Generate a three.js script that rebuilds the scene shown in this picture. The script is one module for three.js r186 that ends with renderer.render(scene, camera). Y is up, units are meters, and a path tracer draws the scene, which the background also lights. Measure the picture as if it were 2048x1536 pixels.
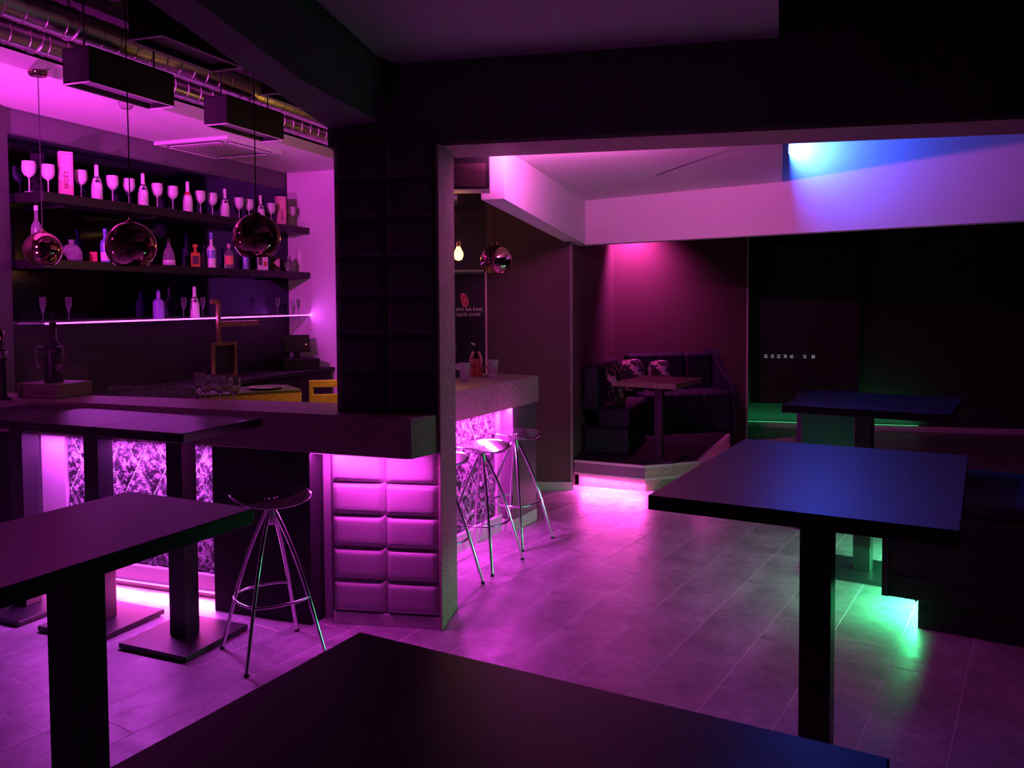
import * as THREE from 'three';
import { RoundedBoxGeometry } from 'three/addons/geometries/RoundedBoxGeometry.js';
import { mergeGeometries, mergeVertices } from 'three/addons/utils/BufferGeometryUtils.js';
import { MarchingCubes } from 'three/addons/objects/MarchingCubes.js';
import { RectAreaLightUniformsLib } from 'three/addons/lights/RectAreaLightUniformsLib.js';

// ───────────────────────── camera, exposure, light levels ─────────────────────────
RectAreaLightUniformsLib.init();
const scene = new THREE.Scene();
scene.background = new THREE.Color(0x000000);
const FPX = 1675, CX = 1024, CY = 670, EYE = 1.7;
const camera = new THREE.PerspectiveCamera(2 * Math.atan(768 / FPX) * 180 / Math.PI, 2048 / 1536, 0.05, 60);
camera.position.set(0, EYE, 0);
camera.rotation.set(-Math.atan(70 / FPX), 0, -0.006);
camera.setViewOffset(2048, 1536, 0, 768 - CY, 2048, 1536);
camera.updateMatrixWorld(true);
const renderer = new THREE.WebGLRenderer({ antialias: true });
renderer.toneMapping = THREE.LinearToneMapping;
renderer.toneMappingExposure = 1.0;
renderer.shadowMap.enabled = true;

const MAGENTA = new THREE.Color().setRGB(1.0, 0.05, 0.90);
const PINK = new THREE.Color().setRGB(1.0, 0.075, 0.62);
const VIOLET = new THREE.Color().setRGB(0.80, 0.085, 1.0);
const GREEN = new THREE.Color().setRGB(0.07, 1.0, 0.33);
const BLUE = new THREE.Color().setRGB(0.03, 0.10, 1.0);
const ROSE = new THREE.Color().setRGB(1.0, 0.13, 0.70);
const WARM = new THREE.Color().setRGB(1.0, 0.46, 0.07);
const LV = {          // strip radiance, lamp candela
  leftCounter: 480, padCounter: 230, leftBase: 480, rightCounter: 900, stepPink: 780, stepRight: 200,
  green: 360, greenFar: 26, blueCove: 620, wash: 62, washFill: 46, beamFill: 1050, greenPlinth: 230, alcoveSpot: 12, bulb: 0.45, hiddenBulb: 0.2, goldFill: 8, shelfEdge: 60,
};

// ───────────────────────── helpers ─────────────────────────
const Q = camera.quaternion.clone();
const rayDir = (u, v) => new THREE.Vector3((u - CX) / FPX, -(v - CY) / FPX, -1).applyQuaternion(Q);
const G = (u, v, y = 0) => { const d = rayDir(u, v), t = (y - EYE) / d.y; return [d.x * t, -d.z * t]; };        // plan point [x, depth] at height y
const D = (u, v, z) => { const d = rayDir(u, v), t = z / -d.z; return new THREE.Vector3(d.x * t, EYE + d.y * t, -z); };
const sub = (a, b) => [a[0] - b[0], a[1] - b[1]], add = (a, b, k = 1) => [a[0] + b[0] * k, a[1] + b[1] * k];
const nrm = a => { const l = Math.hypot(a[0], a[1]); return [a[0] / l, a[1] / l]; };
const W3 = (p, y) => new THREE.Vector3(p[0], y, -p[1]);
let seed = 7; const rnd = () => { seed = (seed * 1664525 + 1013904223) >>> 0; return seed / 4294967296; };

class Frame {              // plan frame: local x along e, local z towards the viewer's side
  constructor(o, e) { this.o = o; this.e = nrm(e); this.th = Math.atan2(this.e[1], this.e[0]); this.n = [Math.sin(this.th), -Math.cos(this.th)]; }
  loc(p) { const d = sub(p, this.o); return [d[0] * this.e[0] + d[1] * this.e[1], d[0] * this.n[0] + d[1] * this.n[1]]; }
  pt(x, z) { return add(add(this.o, this.e, x), this.n, z); }
  hit(u, v, z) {           // pixel ray meets the vertical plane local z
    const d = rayDir(u, v), dd = [d.x, -d.z], k = this.o[0] * this.n[0] + this.o[1] * this.n[1] + z;
    const t = k / (dd[0] * this.n[0] + dd[1] * this.n[1]); const p = [dd[0] * t, dd[1] * t];
    return { x: this.loc(p)[0], y: EYE + d.y * t, p };
  }
  place(g, x = 0, z = 0, y = 0, turn = 0) { const p = this.pt(x, z); g.position.set(p[0], y, -p[1]); g.rotation.y = this.th + turn; return g; }
}
function muv(g) {          // uv in metres from the dominant normal axis
  if (g.userData.keepUV) return g;
  const p = g.attributes.position, n = g.attributes.normal, uv = new Float32Array(p.count * 2);
  for (let i = 0; i < p.count; i++) {
    const ax = Math.abs(n.getX(i)), ay = Math.abs(n.getY(i)), az = Math.abs(n.getZ(i));
    const x = p.getX(i), y = p.getY(i), z = p.getZ(i);
    if (ay >= ax && ay >= az) { uv[2 * i] = x; uv[2 * i + 1] = z; } else if (ax >= az) { uv[2 * i] = z; uv[2 * i + 1] = y; } else { uv[2 * i] = x; uv[2 * i + 1] = y; }
  }
  g.setAttribute('uv', new THREE.BufferAttribute(uv, 2)); return g;
}
const used = {};
function numbered(n) { if (!(n in used)) { used[n] = 0; return n; } used[n]++; return n + '_' + String(used[n]).padStart(3, '0'); }
function mesh(name, geo, mat, parent) {
  const m = new THREE.Mesh(muv(geo), mat); m.name = name; m.castShadow = m.receiveShadow = true; if (parent) parent.add(m); return m;
}
function thing(name, label, category, group, parts) {
  const o = new THREE.Group(); o.name = numbered(name); o.userData = { label, category }; if (group) o.userData.group = group; scene.add(o); return o;
}
function solo(name, geo, mat, label, category, group) {
  const m = mesh(numbered(name), geo, mat); m.userData = { label, category }; if (group) m.userData.group = group; scene.add(m); return m;
}
function struct(name, geo, mat, label, parent) {
  const m = mesh(name, geo, mat); m.userData = { kind: 'structure', label, category: name.split('_')[0] }; (parent || scene).add(m); return m;
}
function dup(o, label) {
  const c = o.clone(); c.name = numbered(o.name.replace(/_\d{3}$/, '')); c.userData = { ...o.userData }; if (label) c.userData.label = label; scene.add(c); return c;
}
const box = (w, h, d, x = 0, y = 0, z = 0) => new THREE.BoxGeometry(w, h, d).translate(x, y, z);
const rbox = (w, h, d, r = 0.006, x = 0, y = 0, z = 0, s = 2) => new RoundedBoxGeometry(w, h, d, s, Math.min(r, w / 2.01, h / 2.01, d / 2.01)).translate(x, y, z);
const bx = (x0, x1, y0, y1, z0, z1, r) => (r ? rbox : box)(x1 - x0, y1 - y0, z1 - z0, ...(r ? [r] : []), (x0 + x1) / 2, (y0 + y1) / 2, (z0 + z1) / 2);
function prism(pts, y0, y1, bevel = 0) {      // plan polygon [x, depth] extruded between heights
  const s = new THREE.Shape(pts.map(p => new THREE.Vector2(p[0], p[1])));
  const g = new THREE.ExtrudeGeometry(s, { depth: y1 - y0 - 2 * bevel, bevelEnabled: bevel > 0, bevelThickness: bevel, bevelSize: bevel, bevelOffset: -bevel, bevelSegments: 2, curveSegments: 8 });
  return g.rotateX(-Math.PI / 2).translate(0, y0 + bevel, 0);
}
const wallLine = (a, b, t, y0, y1) => {       // wall of thickness t to the left of a→b (away from viewer for left-to-right)
  const e = nrm(sub(b, a)), n = [-e[1] * t, e[0] * t]; return prism([a, b, add(b, n), add(a, n)], y0, y1);
};
const lathe = (pts, seg = 20) => new THREE.LatheGeometry(pts.map(p => new THREE.Vector2(p[0], p[1])), seg);
const tube = (pts, r, seg = 16, rs = 8) => new THREE.TubeGeometry(new THREE.CatmullRomCurve3(pts.map(p => new THREE.Vector3(...p))), seg, r, rs, false);
const cyl = (r0, r1, h, x = 0, y = 0, z = 0, s = 20) => new THREE.CylinderGeometry(r0, r1, h, s).translate(x, y, z);

// textures
function vnoise(per, sd) {
  const t = new Float32Array(per * per); let s = sd; for (let i = 0; i < t.length; i++) { s = (s * 1664525 + 1013904223) >>> 0; t[i] = s / 4294967296; }
  return (x, y) => { const X = x * per, Y = y * per, xi = Math.floor(X), yi = Math.floor(Y); let fx = X - xi, fy = Y - yi; fx = fx * fx * (3 - 2 * fx); fy = fy * fy * (3 - 2 * fy);
    const g = (a, b) => t[((b % per + per) % per) * per + ((a % per + per) % per)];
    return (g(xi, yi) * (1 - fx) + g(xi + 1, yi) * fx) * (1 - fy) + (g(xi, yi + 1) * (1 - fx) + g(xi + 1, yi + 1) * fx) * fy; };
}
function tex(size, fn, { srgb = true, rep = 1 } = {}) {
  const d = new Uint8Array(size * size * 4);
  for (let j = 0; j < size; j++) for (let i = 0; i < size; i++) { const c = fn(i / size, j / size); const k = (j * size + i) * 4;
    for (let q = 0; q < 3; q++) d[k + q] = Math.max(0, Math.min(255, (Array.isArray(c) ? c[q] : c) * 255)); d[k + 3] = 255; }
  const t = new THREE.DataTexture(d, size, size); t.wrapS = t.wrapT = THREE.RepeatWrapping; t.magFilter = THREE.LinearFilter; t.minFilter = THREE.LinearMipmapLinearFilter; t.generateMipmaps = true;
  if (srgb) t.colorSpace = THREE.SRGBColorSpace; t.repeat.set(rep, rep); t.needsUpdate = true; return t;
}
const n8 = vnoise(8, 3), n16 = vnoise(16, 5), n32 = vnoise(32, 9), n64 = vnoise(64, 11), n128 = vnoise(128, 13), n256 = vnoise(256, 17);
const stoneTex = tex(512, (x, y) => { const v = 0.66 + 0.16 * (n8(x, y) - .5) + 0.10 * (n32(x, y) - .5) + 0.08 * (n128(x, y) - .5); return [v, v, v * 1.01]; }, { rep: 0.8 });
const stoneRough = tex(256, (x, y) => [0, 0.72 + 0.2 * (n16(x, y) - .5) + 0.15 * (n64(x, y) - .5), 0], { srgb: false, rep: 0.8 });
const woodTex = tex(512, (x, y) => { const g = n8(x, y * 2 % 1) * 4 + y * 22; const v = 0.66 + 0.035 * Math.sin(g * 6.283) * n16(x, y) + 0.22 * (n256((x * .12) % 1, y) - .5); return [v, v * .93, v * .86]; }, { rep: 1.4 });
const grain = tex(256, (x, y) => 0.5 + 0.5 * (n128(x, y) - .5) + 0.4 * (n256(x, y) - .5), { srgb: false, rep: 3 });
const fabricBump = tex(256, (x, y) => 0.5 + 0.25 * Math.sin(x * 6.283 * 64) * Math.sin(y * 6.283 * 64) + 0.3 * (n64(x, y) - .5), { srgb: false, rep: 4 });
const velvetTex = tex(512, (x, y) => { const a = n16(x, y), b = n32((x + .3) % 1, y), c = n64(x, y), w = n128(x, y);
  let v = a * .45 + b * .35 + c * .25 + w * .12 - .1; v = THREE.MathUtils.smoothstep(v, .28, .72); return [0.16 + .80 * v, 0.15 + .78 * v, 0.17 + .82 * v]; }, { rep: 2.2 });
const floralTex = tex(256, (x, y) => { let best = 9, id = 0; for (let k = 0; k < 9; k++) { const px = (k * .37 + .1) % 1, py = (k * .61 + .23) % 1; let dx = Math.abs(x - px), dy = Math.abs(y - py); dx = Math.min(dx, 1 - dx); dy = Math.min(dy, 1 - dy);
    const a = Math.atan2(dy, dx), r = Math.hypot(dx, dy) / (0.09 + .035 * Math.cos(a * 5 + k)); if (r < best) { best = r; id = k; } }
  if (best < 1) { const v = .55 + .4 * n32(x, y); return id % 3 ? [v, v * .8, v * .82] : [v * .7, v * .75, v * .8]; } const l = n16(x, y) > .62 ? .3 : .04; return [l, l * 1.05, l]; }, { rep: 3.2 });

const std = (r, g, b, rough, o = {}) => { const m = new THREE.MeshStandardMaterial({ roughness: rough, metalness: 0, ...o }); m.color.setRGB(r, g, b); return m; };
const phy = (r, g, b, rough, o = {}) => { const m = new THREE.MeshPhysicalMaterial({ roughness: rough, metalness: 0, ...o }); m.color.setRGB(r, g, b); return m; };
const glow = (c, k) => { const m = std(.8, .8, .8, .5); m.emissive = c.clone(); m.emissiveIntensity = k; return m; };
const M = {
  tile: [0, 1, 2].map(k => std(.60 + .015 * k, .59 + .015 * k, .61 + .015 * k, .62, { map: stoneTex, roughnessMap: stoneRough, bumpMap: grain, bumpScale: 0.0006 })),
  grout: std(.80, .79, .80, .9),
  wallDark: std(.13, .12, .14, .85, { bumpMap: grain, bumpScale: 0.001 }),
  wallPlum: std(.11, .05, .065, .85, { bumpMap: grain, bumpScale: 0.0012 }),
  wallGrey: std(.20, .19, .185, .85, { bumpMap: grain, bumpScale: 0.0012 }),
  paint: std(.72, .71, .72, .8, { bumpMap: grain, bumpScale: 0.0004 }),
  ceil: std(.74, .73, .72, .9, { bumpMap: grain, bumpScale: 0.0005 }),
  ceilGrey: std(.42, .41, .43, .9, { bumpMap: grain, bumpScale: 0.0005 }),
  corridor: std(.022, .022, .026, .85, { bumpMap: grain, bumpScale: 0.001 }),
  glassClear: phy(.95, .95, .97, .06, { transmission: .97, thickness: .002, ior: 1.5 }),
  black: std(.006, .006, .007, .6),
  blackCeil: std(.02, .02, .022, .9),
  tableTop: std(.008, .008, .011, .34, { bumpMap: grain, bumpScale: 0.0001 }),
  tableLeg: std(.012, .012, .014, .35),
  plate: std(.012, .012, .016, .42),
  slab: std(.80, .77, .76, .5, { map: woodTex }),
  lining: std(.90, .88, .86, .6, { map: woodTex }),
  barBody: std(.10, .09, .10, .45),
  postDark: std(.008, .008, .010, .75),
  leather: std(.36, .33, .35, .38, { bumpMap: grain, bumpScale: 0.0006 }),
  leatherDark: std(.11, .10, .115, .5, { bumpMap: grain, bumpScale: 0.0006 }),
  velvet: std(.38, .36, .39, .55, { map: velvetTex, bumpMap: velvetTex, bumpScale: 0.004 }),
  crystal: phy(.95, .95, .95, .08, { metalness: .6 }),
  plinth: std(.50, .48, .49, .45),
  chrome: std(.78, .78, .80, .13, { metalness: 1 }),
  copper: std(.75, .42, .36, .05, { metalness: 1 }),
  duct: std(.62, .60, .56, .28, { metalness: 1 }),
  mirror: std(.045, .042, .085, .07, { metalness: 1 }),
  shelf: std(.009, .007, .009, .45),
  whitePlastic: phy(.82, .80, .82, .25, { transmission: .25, thickness: 0 }),
  whiteGlass: std(.80, .78, .80, .22),
  glass: phy(.97, .97, .98, .03, { transmission: 1, thickness: 0, ior: 1.45 }),
  solidGlass: phy(.94, .94, .96, .04, { transmission: .86, thickness: .01, ior: 1.45 }),
  boxPink: std(.80, .42, .50, .5),
  wood: std(.50, .33, .16, .5, { map: woodTex }),
  steel: std(.6, .6, .6, .3, { metalness: 1 }),
  sofa: std(.004, .005, .020, .7, { bumpMap: fabricBump, bumpScale: 0.0006 }),
  carpet: std(.008, .008, .010, .95),
  floral: std(.9, .9, .9, .8, { map: floralTex }),
  woodPale: std(.55, .47, .42, .5, { map: woodTex }),
  red: std(.5, .06, .06, .4), amber: phy(.75, .28, .06, .1, { transmission: .4, thickness: .02 }), blueGlass: phy(.30, .36, .85, .12, { transmission: .35, thickness: .01 }),
  label: std(.75, .73, .72, .6), darkLabel: std(.05, .03, .03, .6),
};
function textTex(w, h, bg, draw) { const c = document.createElement('canvas'); c.width = w; c.height = h; const x = c.getContext('2d'); x.fillStyle = bg; x.fillRect(0, 0, w, h); draw(x, w, h); const t = new THREE.CanvasTexture(c); t.colorSpace = THREE.SRGBColorSpace; return t; }
function card(w, h, texture, rough = .6) { const g = new THREE.PlaneGeometry(w, h); g.userData.keepUV = true; const m = new THREE.MeshStandardMaterial({ map: texture, roughness: rough }); return [g, m]; }

// LED strip: a glowing diffuser in an aluminium channel and an area light of its size and colour
function led(frame, x0, x1, y, z, w, down, color, L, seen, label, group) {   // down: [ny, nz] aim in the frame
  const t = thing('led_strip', label, 'led strip', group); frame.place(t, (x0 + x1) / 2, z, y);
  const len = x1 - x0, dir = new THREE.Vector3(0, down[0], down[1]).normalize();
  const hold = new THREE.Group(); const q = new THREE.Quaternion().setFromUnitVectors(new THREE.Vector3(0, -1, 0), dir);
  const ch = mesh('channel', box(len, .004, w + .006, 0, .0035, 0).applyQuaternion(q), M.steel, t);
  mesh('diffuser', box(len, .003, w, 0, 0, 0).applyQuaternion(q), glow(color, seen), t);
  const l = new THREE.RectAreaLight(color, L, len, w); l.position.copy(dir).multiplyScalar(.004); l.up.set(0, dir.z, -dir.y); l.name = 'strip_light'; t.add(l);
  l.lookAt(0, 0, 0); // replaced below in local space
  const z3 = dir.clone().negate(), x3 = new THREE.Vector3(1, 0, 0), y3 = new THREE.Vector3().crossVectors(z3, x3);
  l.quaternion.setFromRotationMatrix(new THREE.Matrix4().makeBasis(x3, y3, z3));
  return t;
}

// ───────────────────────── plan points ─────────────────────────
const TILE = new Frame([0, 0], [Math.sin(32.5 * Math.PI / 180), Math.cos(32.5 * Math.PI / 180)]);   // local x along the long joints
const SLAB1 = 1.12, SLAB0 = 0.92;
const K = G(822, 838, SLAB1);
const LB = new Frame(K, sub(K, G(456, 894, SLAB0)));                       // left bar, x=0 at the counter corner
const RB0 = G(917, 781, SLAB1), RB1 = G(1077, 751, SLAB1);
const RB = new Frame(RB1, sub(RB1, RB0));                                   // right bar, x=0 at its far end
const BBO = [-3.86, 6.48];
const BB = new Frame(BBO, [Math.sin(20 * Math.PI / 180), Math.cos(20 * Math.PI / 180)]);   // back bar wall
const PFR = [-0.367, 4.243];
const PIL = new Frame(PFR, [0.985, -0.17]);                                 // pillar, x=0 at its right front edge
const BBLEN = BB.loc([-2.62, 9.87])[0];

// ───────────────────────── setting ─────────────────────────
// floor: grout bed and single tiles, 0.30 x 0.60 m
const floor = struct('floor', prism([[-5, -3], [7, -3], [7, 12.5], [-5, 12.5]], -0.12, -0.0009), M.grout, 'grey stone tile floor with pale joints');
{
  const pitchC = 0.3035, c0 = -2.096, tl = 0.602, vars = [], far = [];
  const tg = [0, 1, 2, 3].map(k => { const g = rbox(tl - .004, .012, pitchC - .004, .0006, 0, 0, 0, 1); muv(g); const uv = g.attributes.uv; for (let i = 0; i < uv.count; i++) uv.setXY(i, uv.getX(i) + k * .37, uv.getY(i) + k * .61); g.userData.keepUV = true; return g; });
  let n = 0;
  for (let r = -26; r < 22; r++) for (let k = -8; k < 26; k++) {
    // plan: t along joints, c across (c grows to the right)
    const t = 3.731 + (((r % 2) + 2) % 2 ? -0.193 : 0) + k * tl + tl / 2, c = c0 + r * pitchC + pitchC / 2;
    const p = TILE.pt(t, c); // local z points right-towards the viewer
    if (p[0] < -4.4 || p[0] > 6.6 || p[1] < -2.4 || p[1] > 11.8) continue;
    const q = new THREE.Vector3(p[0], 0, -p[1]).project(camera);
    const inView = p[1] > 2.6 && p[1] < 8.2 && Math.abs(q.x) < 1.12 && q.y > -1.2 && q.y < 1;
    const bar = LB.loc(p)[1] < -.35 && LB.loc(p)[0] < -.1, bar2 = RB.loc(p)[1] < -.3 && p[1] > 4.7;
    if (inView && !bar && !bar2 && n < 300) { const m = mesh('tile', tg[(r * 7 + k * 3 + 400) % 4], M.tile[(r * 5 + k * 11 + 900) % 3], floor); m.position.set(p[0], -.006, -p[1]); m.rotation.y = TILE.th; n++; }
    else if (p[1] > -2) far.push(box(tl - .004, .012, pitchC - .004).rotateY(TILE.th).translate(p[0], -.006, -p[1]));
  }
  const m = mesh('tile_field', mergeGeometries(far), M.tile[1], floor); m.userData.kind = 'stuff';
  console.log('tiles', n);
}
// outer shell
struct('wall_back', wallLine([-4.6, 12], [6.9, 12], .15, 0, 3.6), M.wallGrey, 'plain dark wall at the far end of the room');
struct('wall_right', prism([[6.7, -2.6], [6.85, -2.6], [6.85, 12.1], [6.7, 12.1]], 0, 3.6), M.corridor, 'dark wall on the right side of the room');
struct('wall_front', prism([[-4.6, -2.6], [6.9, -2.6], [6.9, -2.75], [-4.6, -2.75]], 0, 3.6), M.wallDark, 'dark wall behind the high tables');
struct('wall_left', prism([BBO, [-3.45, -2.6], [-3.6, -2.6], [-4.0, 6.45], [-4.2, 12.1], [-4.05, 12.1]], 0, 3.6), M.wallDark, 'dark wall beside the bar shelves');
struct('ceiling', prism([[-4.6, -2.8], [6.9, -2.8], [6.9, 12.2], [-4.6, 12.2]], 3.5, 3.62), M.blackCeil, 'black upper ceiling above ducts and bulkheads');
// bar back wall with mirror, end wall
struct('wall_bar', (() => { const a = BB.pt(-.02, -.02), b = BB.pt(BBLEN + .1, -.02); return wallLine(a, b, .14, 0, 3.5); })(), M.wallDark, 'dark wall behind the bar shelves');
const mirror = solo('wall_mirror', bx(0, BBLEN - .01, 1.56, 3.0, -.018, 0, .004), M.mirror, 'dark tinted mirror covering the wall behind the bar shelves', 'mirror');
BB.place(mirror);

const darkSheet = solo('dark_sheet', bx(0, BBLEN - .01, .945, 1.53, -.016, .002, .003), M.black, 'black sheet added to keep the wall dark under the glass shelf', 'dark sheet');  // black sheet added so this lit stretch of wall stays dark
BB.place(darkSheet);
const endA = BB.pt(BBLEN, 0), endB = BB.pt(BBLEN, 2.6);
const endM = BB.pt(BBLEN, 1.15);
struct('wall_end', wallLine(endA, endM, .12, 0, 3.5), M.paint, 'pale wall closing the bar at the end of the shelves');
struct('wall_service', wallLine(endM, endB, .12, 0, 3.5), M.corridor, 'dark wall behind the drinks fridge');
// wall_plum: frontal wall beside the drinks fridge and its return
struct('wall_plum', prism([[-.22, 7.44], [.525, 7.42], [.55, 7.60], [.36, 7.66], [-.10, 7.62], [-.08, 8.9], [-.2, 8.95]], 0, 3.5), M.wallPlum, 'dark plum wall between drinks fridge and seating alcove');
struct('trim_1', bx(-.012, .012, 0, 2.3, -.012, .012).translate(.525, 0, -7.425), M.wallGrey, 'thin metal corner strip on plum wall edge');
struct('baseboard_plum', prism([[-.21, 7.425], [.53, 7.405], [.53, 7.42], [-.21, 7.44]], 0, .075), M.plinth, 'pale baseboard along plum wall');
// alcove walls
const A0 = [.56, 7.62], AC = [1.165, 9.55], AE = G(1493, 882, 0);
struct('wall_alcove_side', wallLine(A0, AC, .1, 0, 3.5), M.wallPlum, 'plum side wall of the seating alcove');
struct('wall_alcove_back', wallLine(AC, AE, .12, 0, 3.5), M.wallPlum, 'dark textured back wall of the seating alcove');
struct('trim_2', prism([add(AE, [-.01, -.012]), add(AE, [.012, -.008]), add(AE, [.012, .11]), add(AE, [-.01, .11])], 0, 2.6), M.plinth, 'thin pale corner strip on alcove wall end');
// front zone: ceiling, beams
const bF0 = [-.376, 4.324], bF1 = [2.281, 3.758], bE = nrm(sub(bF1, bF0)), bB0 = [-.305, 4.69];
const bFar = add(bF0, bE, 6.2), bFarB = add(bB0, bE, 6.1);
const BEAM0 = 2.49;
struct('ceiling_front', prism([[-.66, 4.25], add(bF0, bE, -.2), add(bF0, bE, 1.67), [.34, 1.1], [.2, -2.6], [-1.75, -2.6]], 2.92, 3.02), M.ceilGrey, 'grey plaster ceiling above the high tables');
struct('trim_3', prism([add(bF0, bE, -.6), bFar, bFarB, add(bB0, bE, -.66)], BEAM0 + .02, 3.5), M.wallDark, 'dark beam across the room from padded pillar');
struct('trim_4', prism([bF0, bFar, bFarB, bB0], BEAM0, BEAM0 + .02), M.lining, 'pale lining board under the dark beam');
struct('trim_5', prism([[-.66, 4.25], [-.95, 4.45], [-1.08, 2.54], [-1.75, -2.6], [-1.45, -2.6], [-.85, 3.45]].map(p => p), 2.6, 3.5), M.wallDark, 'dark beam running from padded pillar over the tables');
// mid ceiling and bulkheads
const HB = 2.2, HT = 2.6;
const bkC = G(1143, 491, HB), bkR = G(2048, 441, HB), bkRe = add(bkC, nrm(sub(bkR, bkC)), 5.4);
const bkE = nrm(sub(bkR, bkC)), bkN = [-bkE[1] * .14, bkE[0] * .14];
const eTop = G(1565, 368, HT), eBot = G(1565, 285, HT), eDir = nrm(sub(eTop, eBot));
{
  const nearL0 = [-.262, 4.72], nearL = add(nearL0, nrm(sub(bkC, nearL0)), .32);
  // left arm: its lower edge drops a little towards the alcove
  const e = nrm(sub(bkC, nearL)), n = [e[1] * .14, -e[0] * .14], a = nearL, b = bkC;
  const pts = (y0a, y0b, y1) => { const P = [W3(a, y0a), W3(b, y0b), W3(add(b, n), y0b), W3(add(a, n), y0a), W3(a, y1), W3(b, y1), W3(add(b, n), y1), W3(add(a, n), y1)];
    const f = [[0, 1, 5, 4], [1, 2, 6, 5], [2, 3, 7, 6], [3, 0, 4, 7], [4, 5, 6, 7], [3, 2, 1, 0]], pos = [];
    for (const q of f) for (const i of [q[0], q[1], q[2], q[0], q[2], q[3]]) pos.push(P[i].x, P[i].y, P[i].z);
    const g = new THREE.BufferGeometry(); g.setAttribute('position', new THREE.Float32BufferAttribute(pos, 3)); g.computeVertexNormals(); return g; };
  struct('trim_6', pts(2.30, HB, 3.5), M.paint, 'white ceiling bulkhead between bar and middle ceiling');
  struct('trim_7', prism([bkC, bkRe, add(bkRe, bkN), add(bkC, bkN)], HB, 3.5), M.paint, 'white ceiling bulkhead above the seating alcove');
  struct('ceiling_middle', prism([add(nearL, n, .9), add(bkC, n, .9), add(bkC, bkE, .1), eTop, add(eTop, eDir, -2.2), add(bB0, bE, .05)], HT, HT + .08), M.ceil, 'grey dropped ceiling panel in the middle of the room');
}
// dropped ceiling above the back bar
const barDrop = prism([BB.pt(0, 0), BB.pt(BBLEN, 0), BB.pt(BBLEN, 1.04), BB.pt(-1.6, 1.04), BB.pt(-1.2, 0)], 3.2, 3.30);
struct('ceiling_bar', barDrop, M.paint, 'white dropped ceiling strip above bar shelves');

// ───────────────────────── pillar ─────────────────────────
const padGeo = (w, h, d) => { const nx = 12, ny = 8, g = new THREE.PlaneGeometry(w, h, nx, ny), p = g.attributes.position;
  for (let i = 0; i < p.count; i++) { const u = Math.abs(p.getX(i) / w * 2), v = Math.abs(p.getY(i) / h * 2); p.setX(i, Math.sign(p.getX(i)) * w / 2 * Math.pow(u, .72)); p.setY(i, Math.sign(p.getY(i)) * h / 2 * Math.pow(v, .72));
    const U = Math.pow(u, .72), Vv = Math.pow(v, .72); p.setZ(i, d * Math.pow(Math.max(0, (1 - Math.pow(U, 9)) * (1 - Math.pow(Vv, 7))), .5)); }
  g.computeVertexNormals(); return g; };
{
  const t = thing('pillar', 'square pillar clad in padded panels standing at the bar corner', 'pillar'); PIL.place(t);
  mesh('core', bx(-.57, -.015, 0, SLAB0 - .002, -.335, -.035), M.leatherDark, t);
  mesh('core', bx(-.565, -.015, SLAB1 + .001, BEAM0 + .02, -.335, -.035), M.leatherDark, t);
  mesh('core', bx(-.40, -.06, SLAB0, SLAB1, -.33, -.30), M.leatherDark, t);
  const lo = padGeo(.289, .172, .03), up = padGeo(.273, .199, .024);
  for (let r = 0; r < 5; r++) for (const c of [0, 1]) { const m = mesh('padded_panel', lo, M.leather, t); m.position.set(-.595 + .145 + c * .29, .065 + .172 * (r + .5) - .0, -.032); }
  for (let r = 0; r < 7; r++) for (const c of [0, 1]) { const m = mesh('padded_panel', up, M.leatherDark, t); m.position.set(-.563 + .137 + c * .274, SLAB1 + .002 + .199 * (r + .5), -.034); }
  mesh('lining_board', bx(-.014, 0, 0, SLAB0 - .001, -.335, 0, .003), M.lining, t);
  mesh('lining_board', bx(-.014, 0, SLAB0 - .001, BEAM0, -.335, 0, .003), M.lining, t);
  mesh('side_board', bx(-.60, -.571, 0, SLAB0 - .003, -.335, -.03), M.barBody, t);
  mesh('plinth', bx(-.595, -.015, 0, .064, -.03, -.012, .003), M.plinth, t);
}
// ───────────────────────── left bar ─────────────────────────
const xl = (u, v, y = 0) => LB.loc(G(u, v, y))[0];
const LX0 = LB.hit(88, 1000, -.16).x, LX1 = LB.hit(135, 1000, -.16).x, LX2 = LB.hit(457, 1000, -.16).x, LX3 = LB.hit(622, 1100, -.03).x;
{
  const eL = LB.loc(G(885, 825, SLAB1)), bL = LB.loc(G(161, 792, SLAB1)), bR = LB.loc(G(677, 806, SLAB1));
  const pilFrontL = LB.loc(PIL.pt(-.035, -.0)), q = (x, z) => LB.pt(x, z);
  const farL = -3.05;
  const slabPts = [q(farL, 0), q(0, 0), q(...LB.loc(PIL.pt(-.016, -.002))), q(...LB.loc(PIL.pt(-.016, -.298))), q(...LB.loc(PIL.pt(-.6, -.298))), q(...bR), q(farL, bL[1])];
  solo('bar_counter', prism(slabPts, SLAB0, SLAB1, .004), M.slab, 'thick wooden bar counter slab passing round the padded pillar', 'counter');
}
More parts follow.
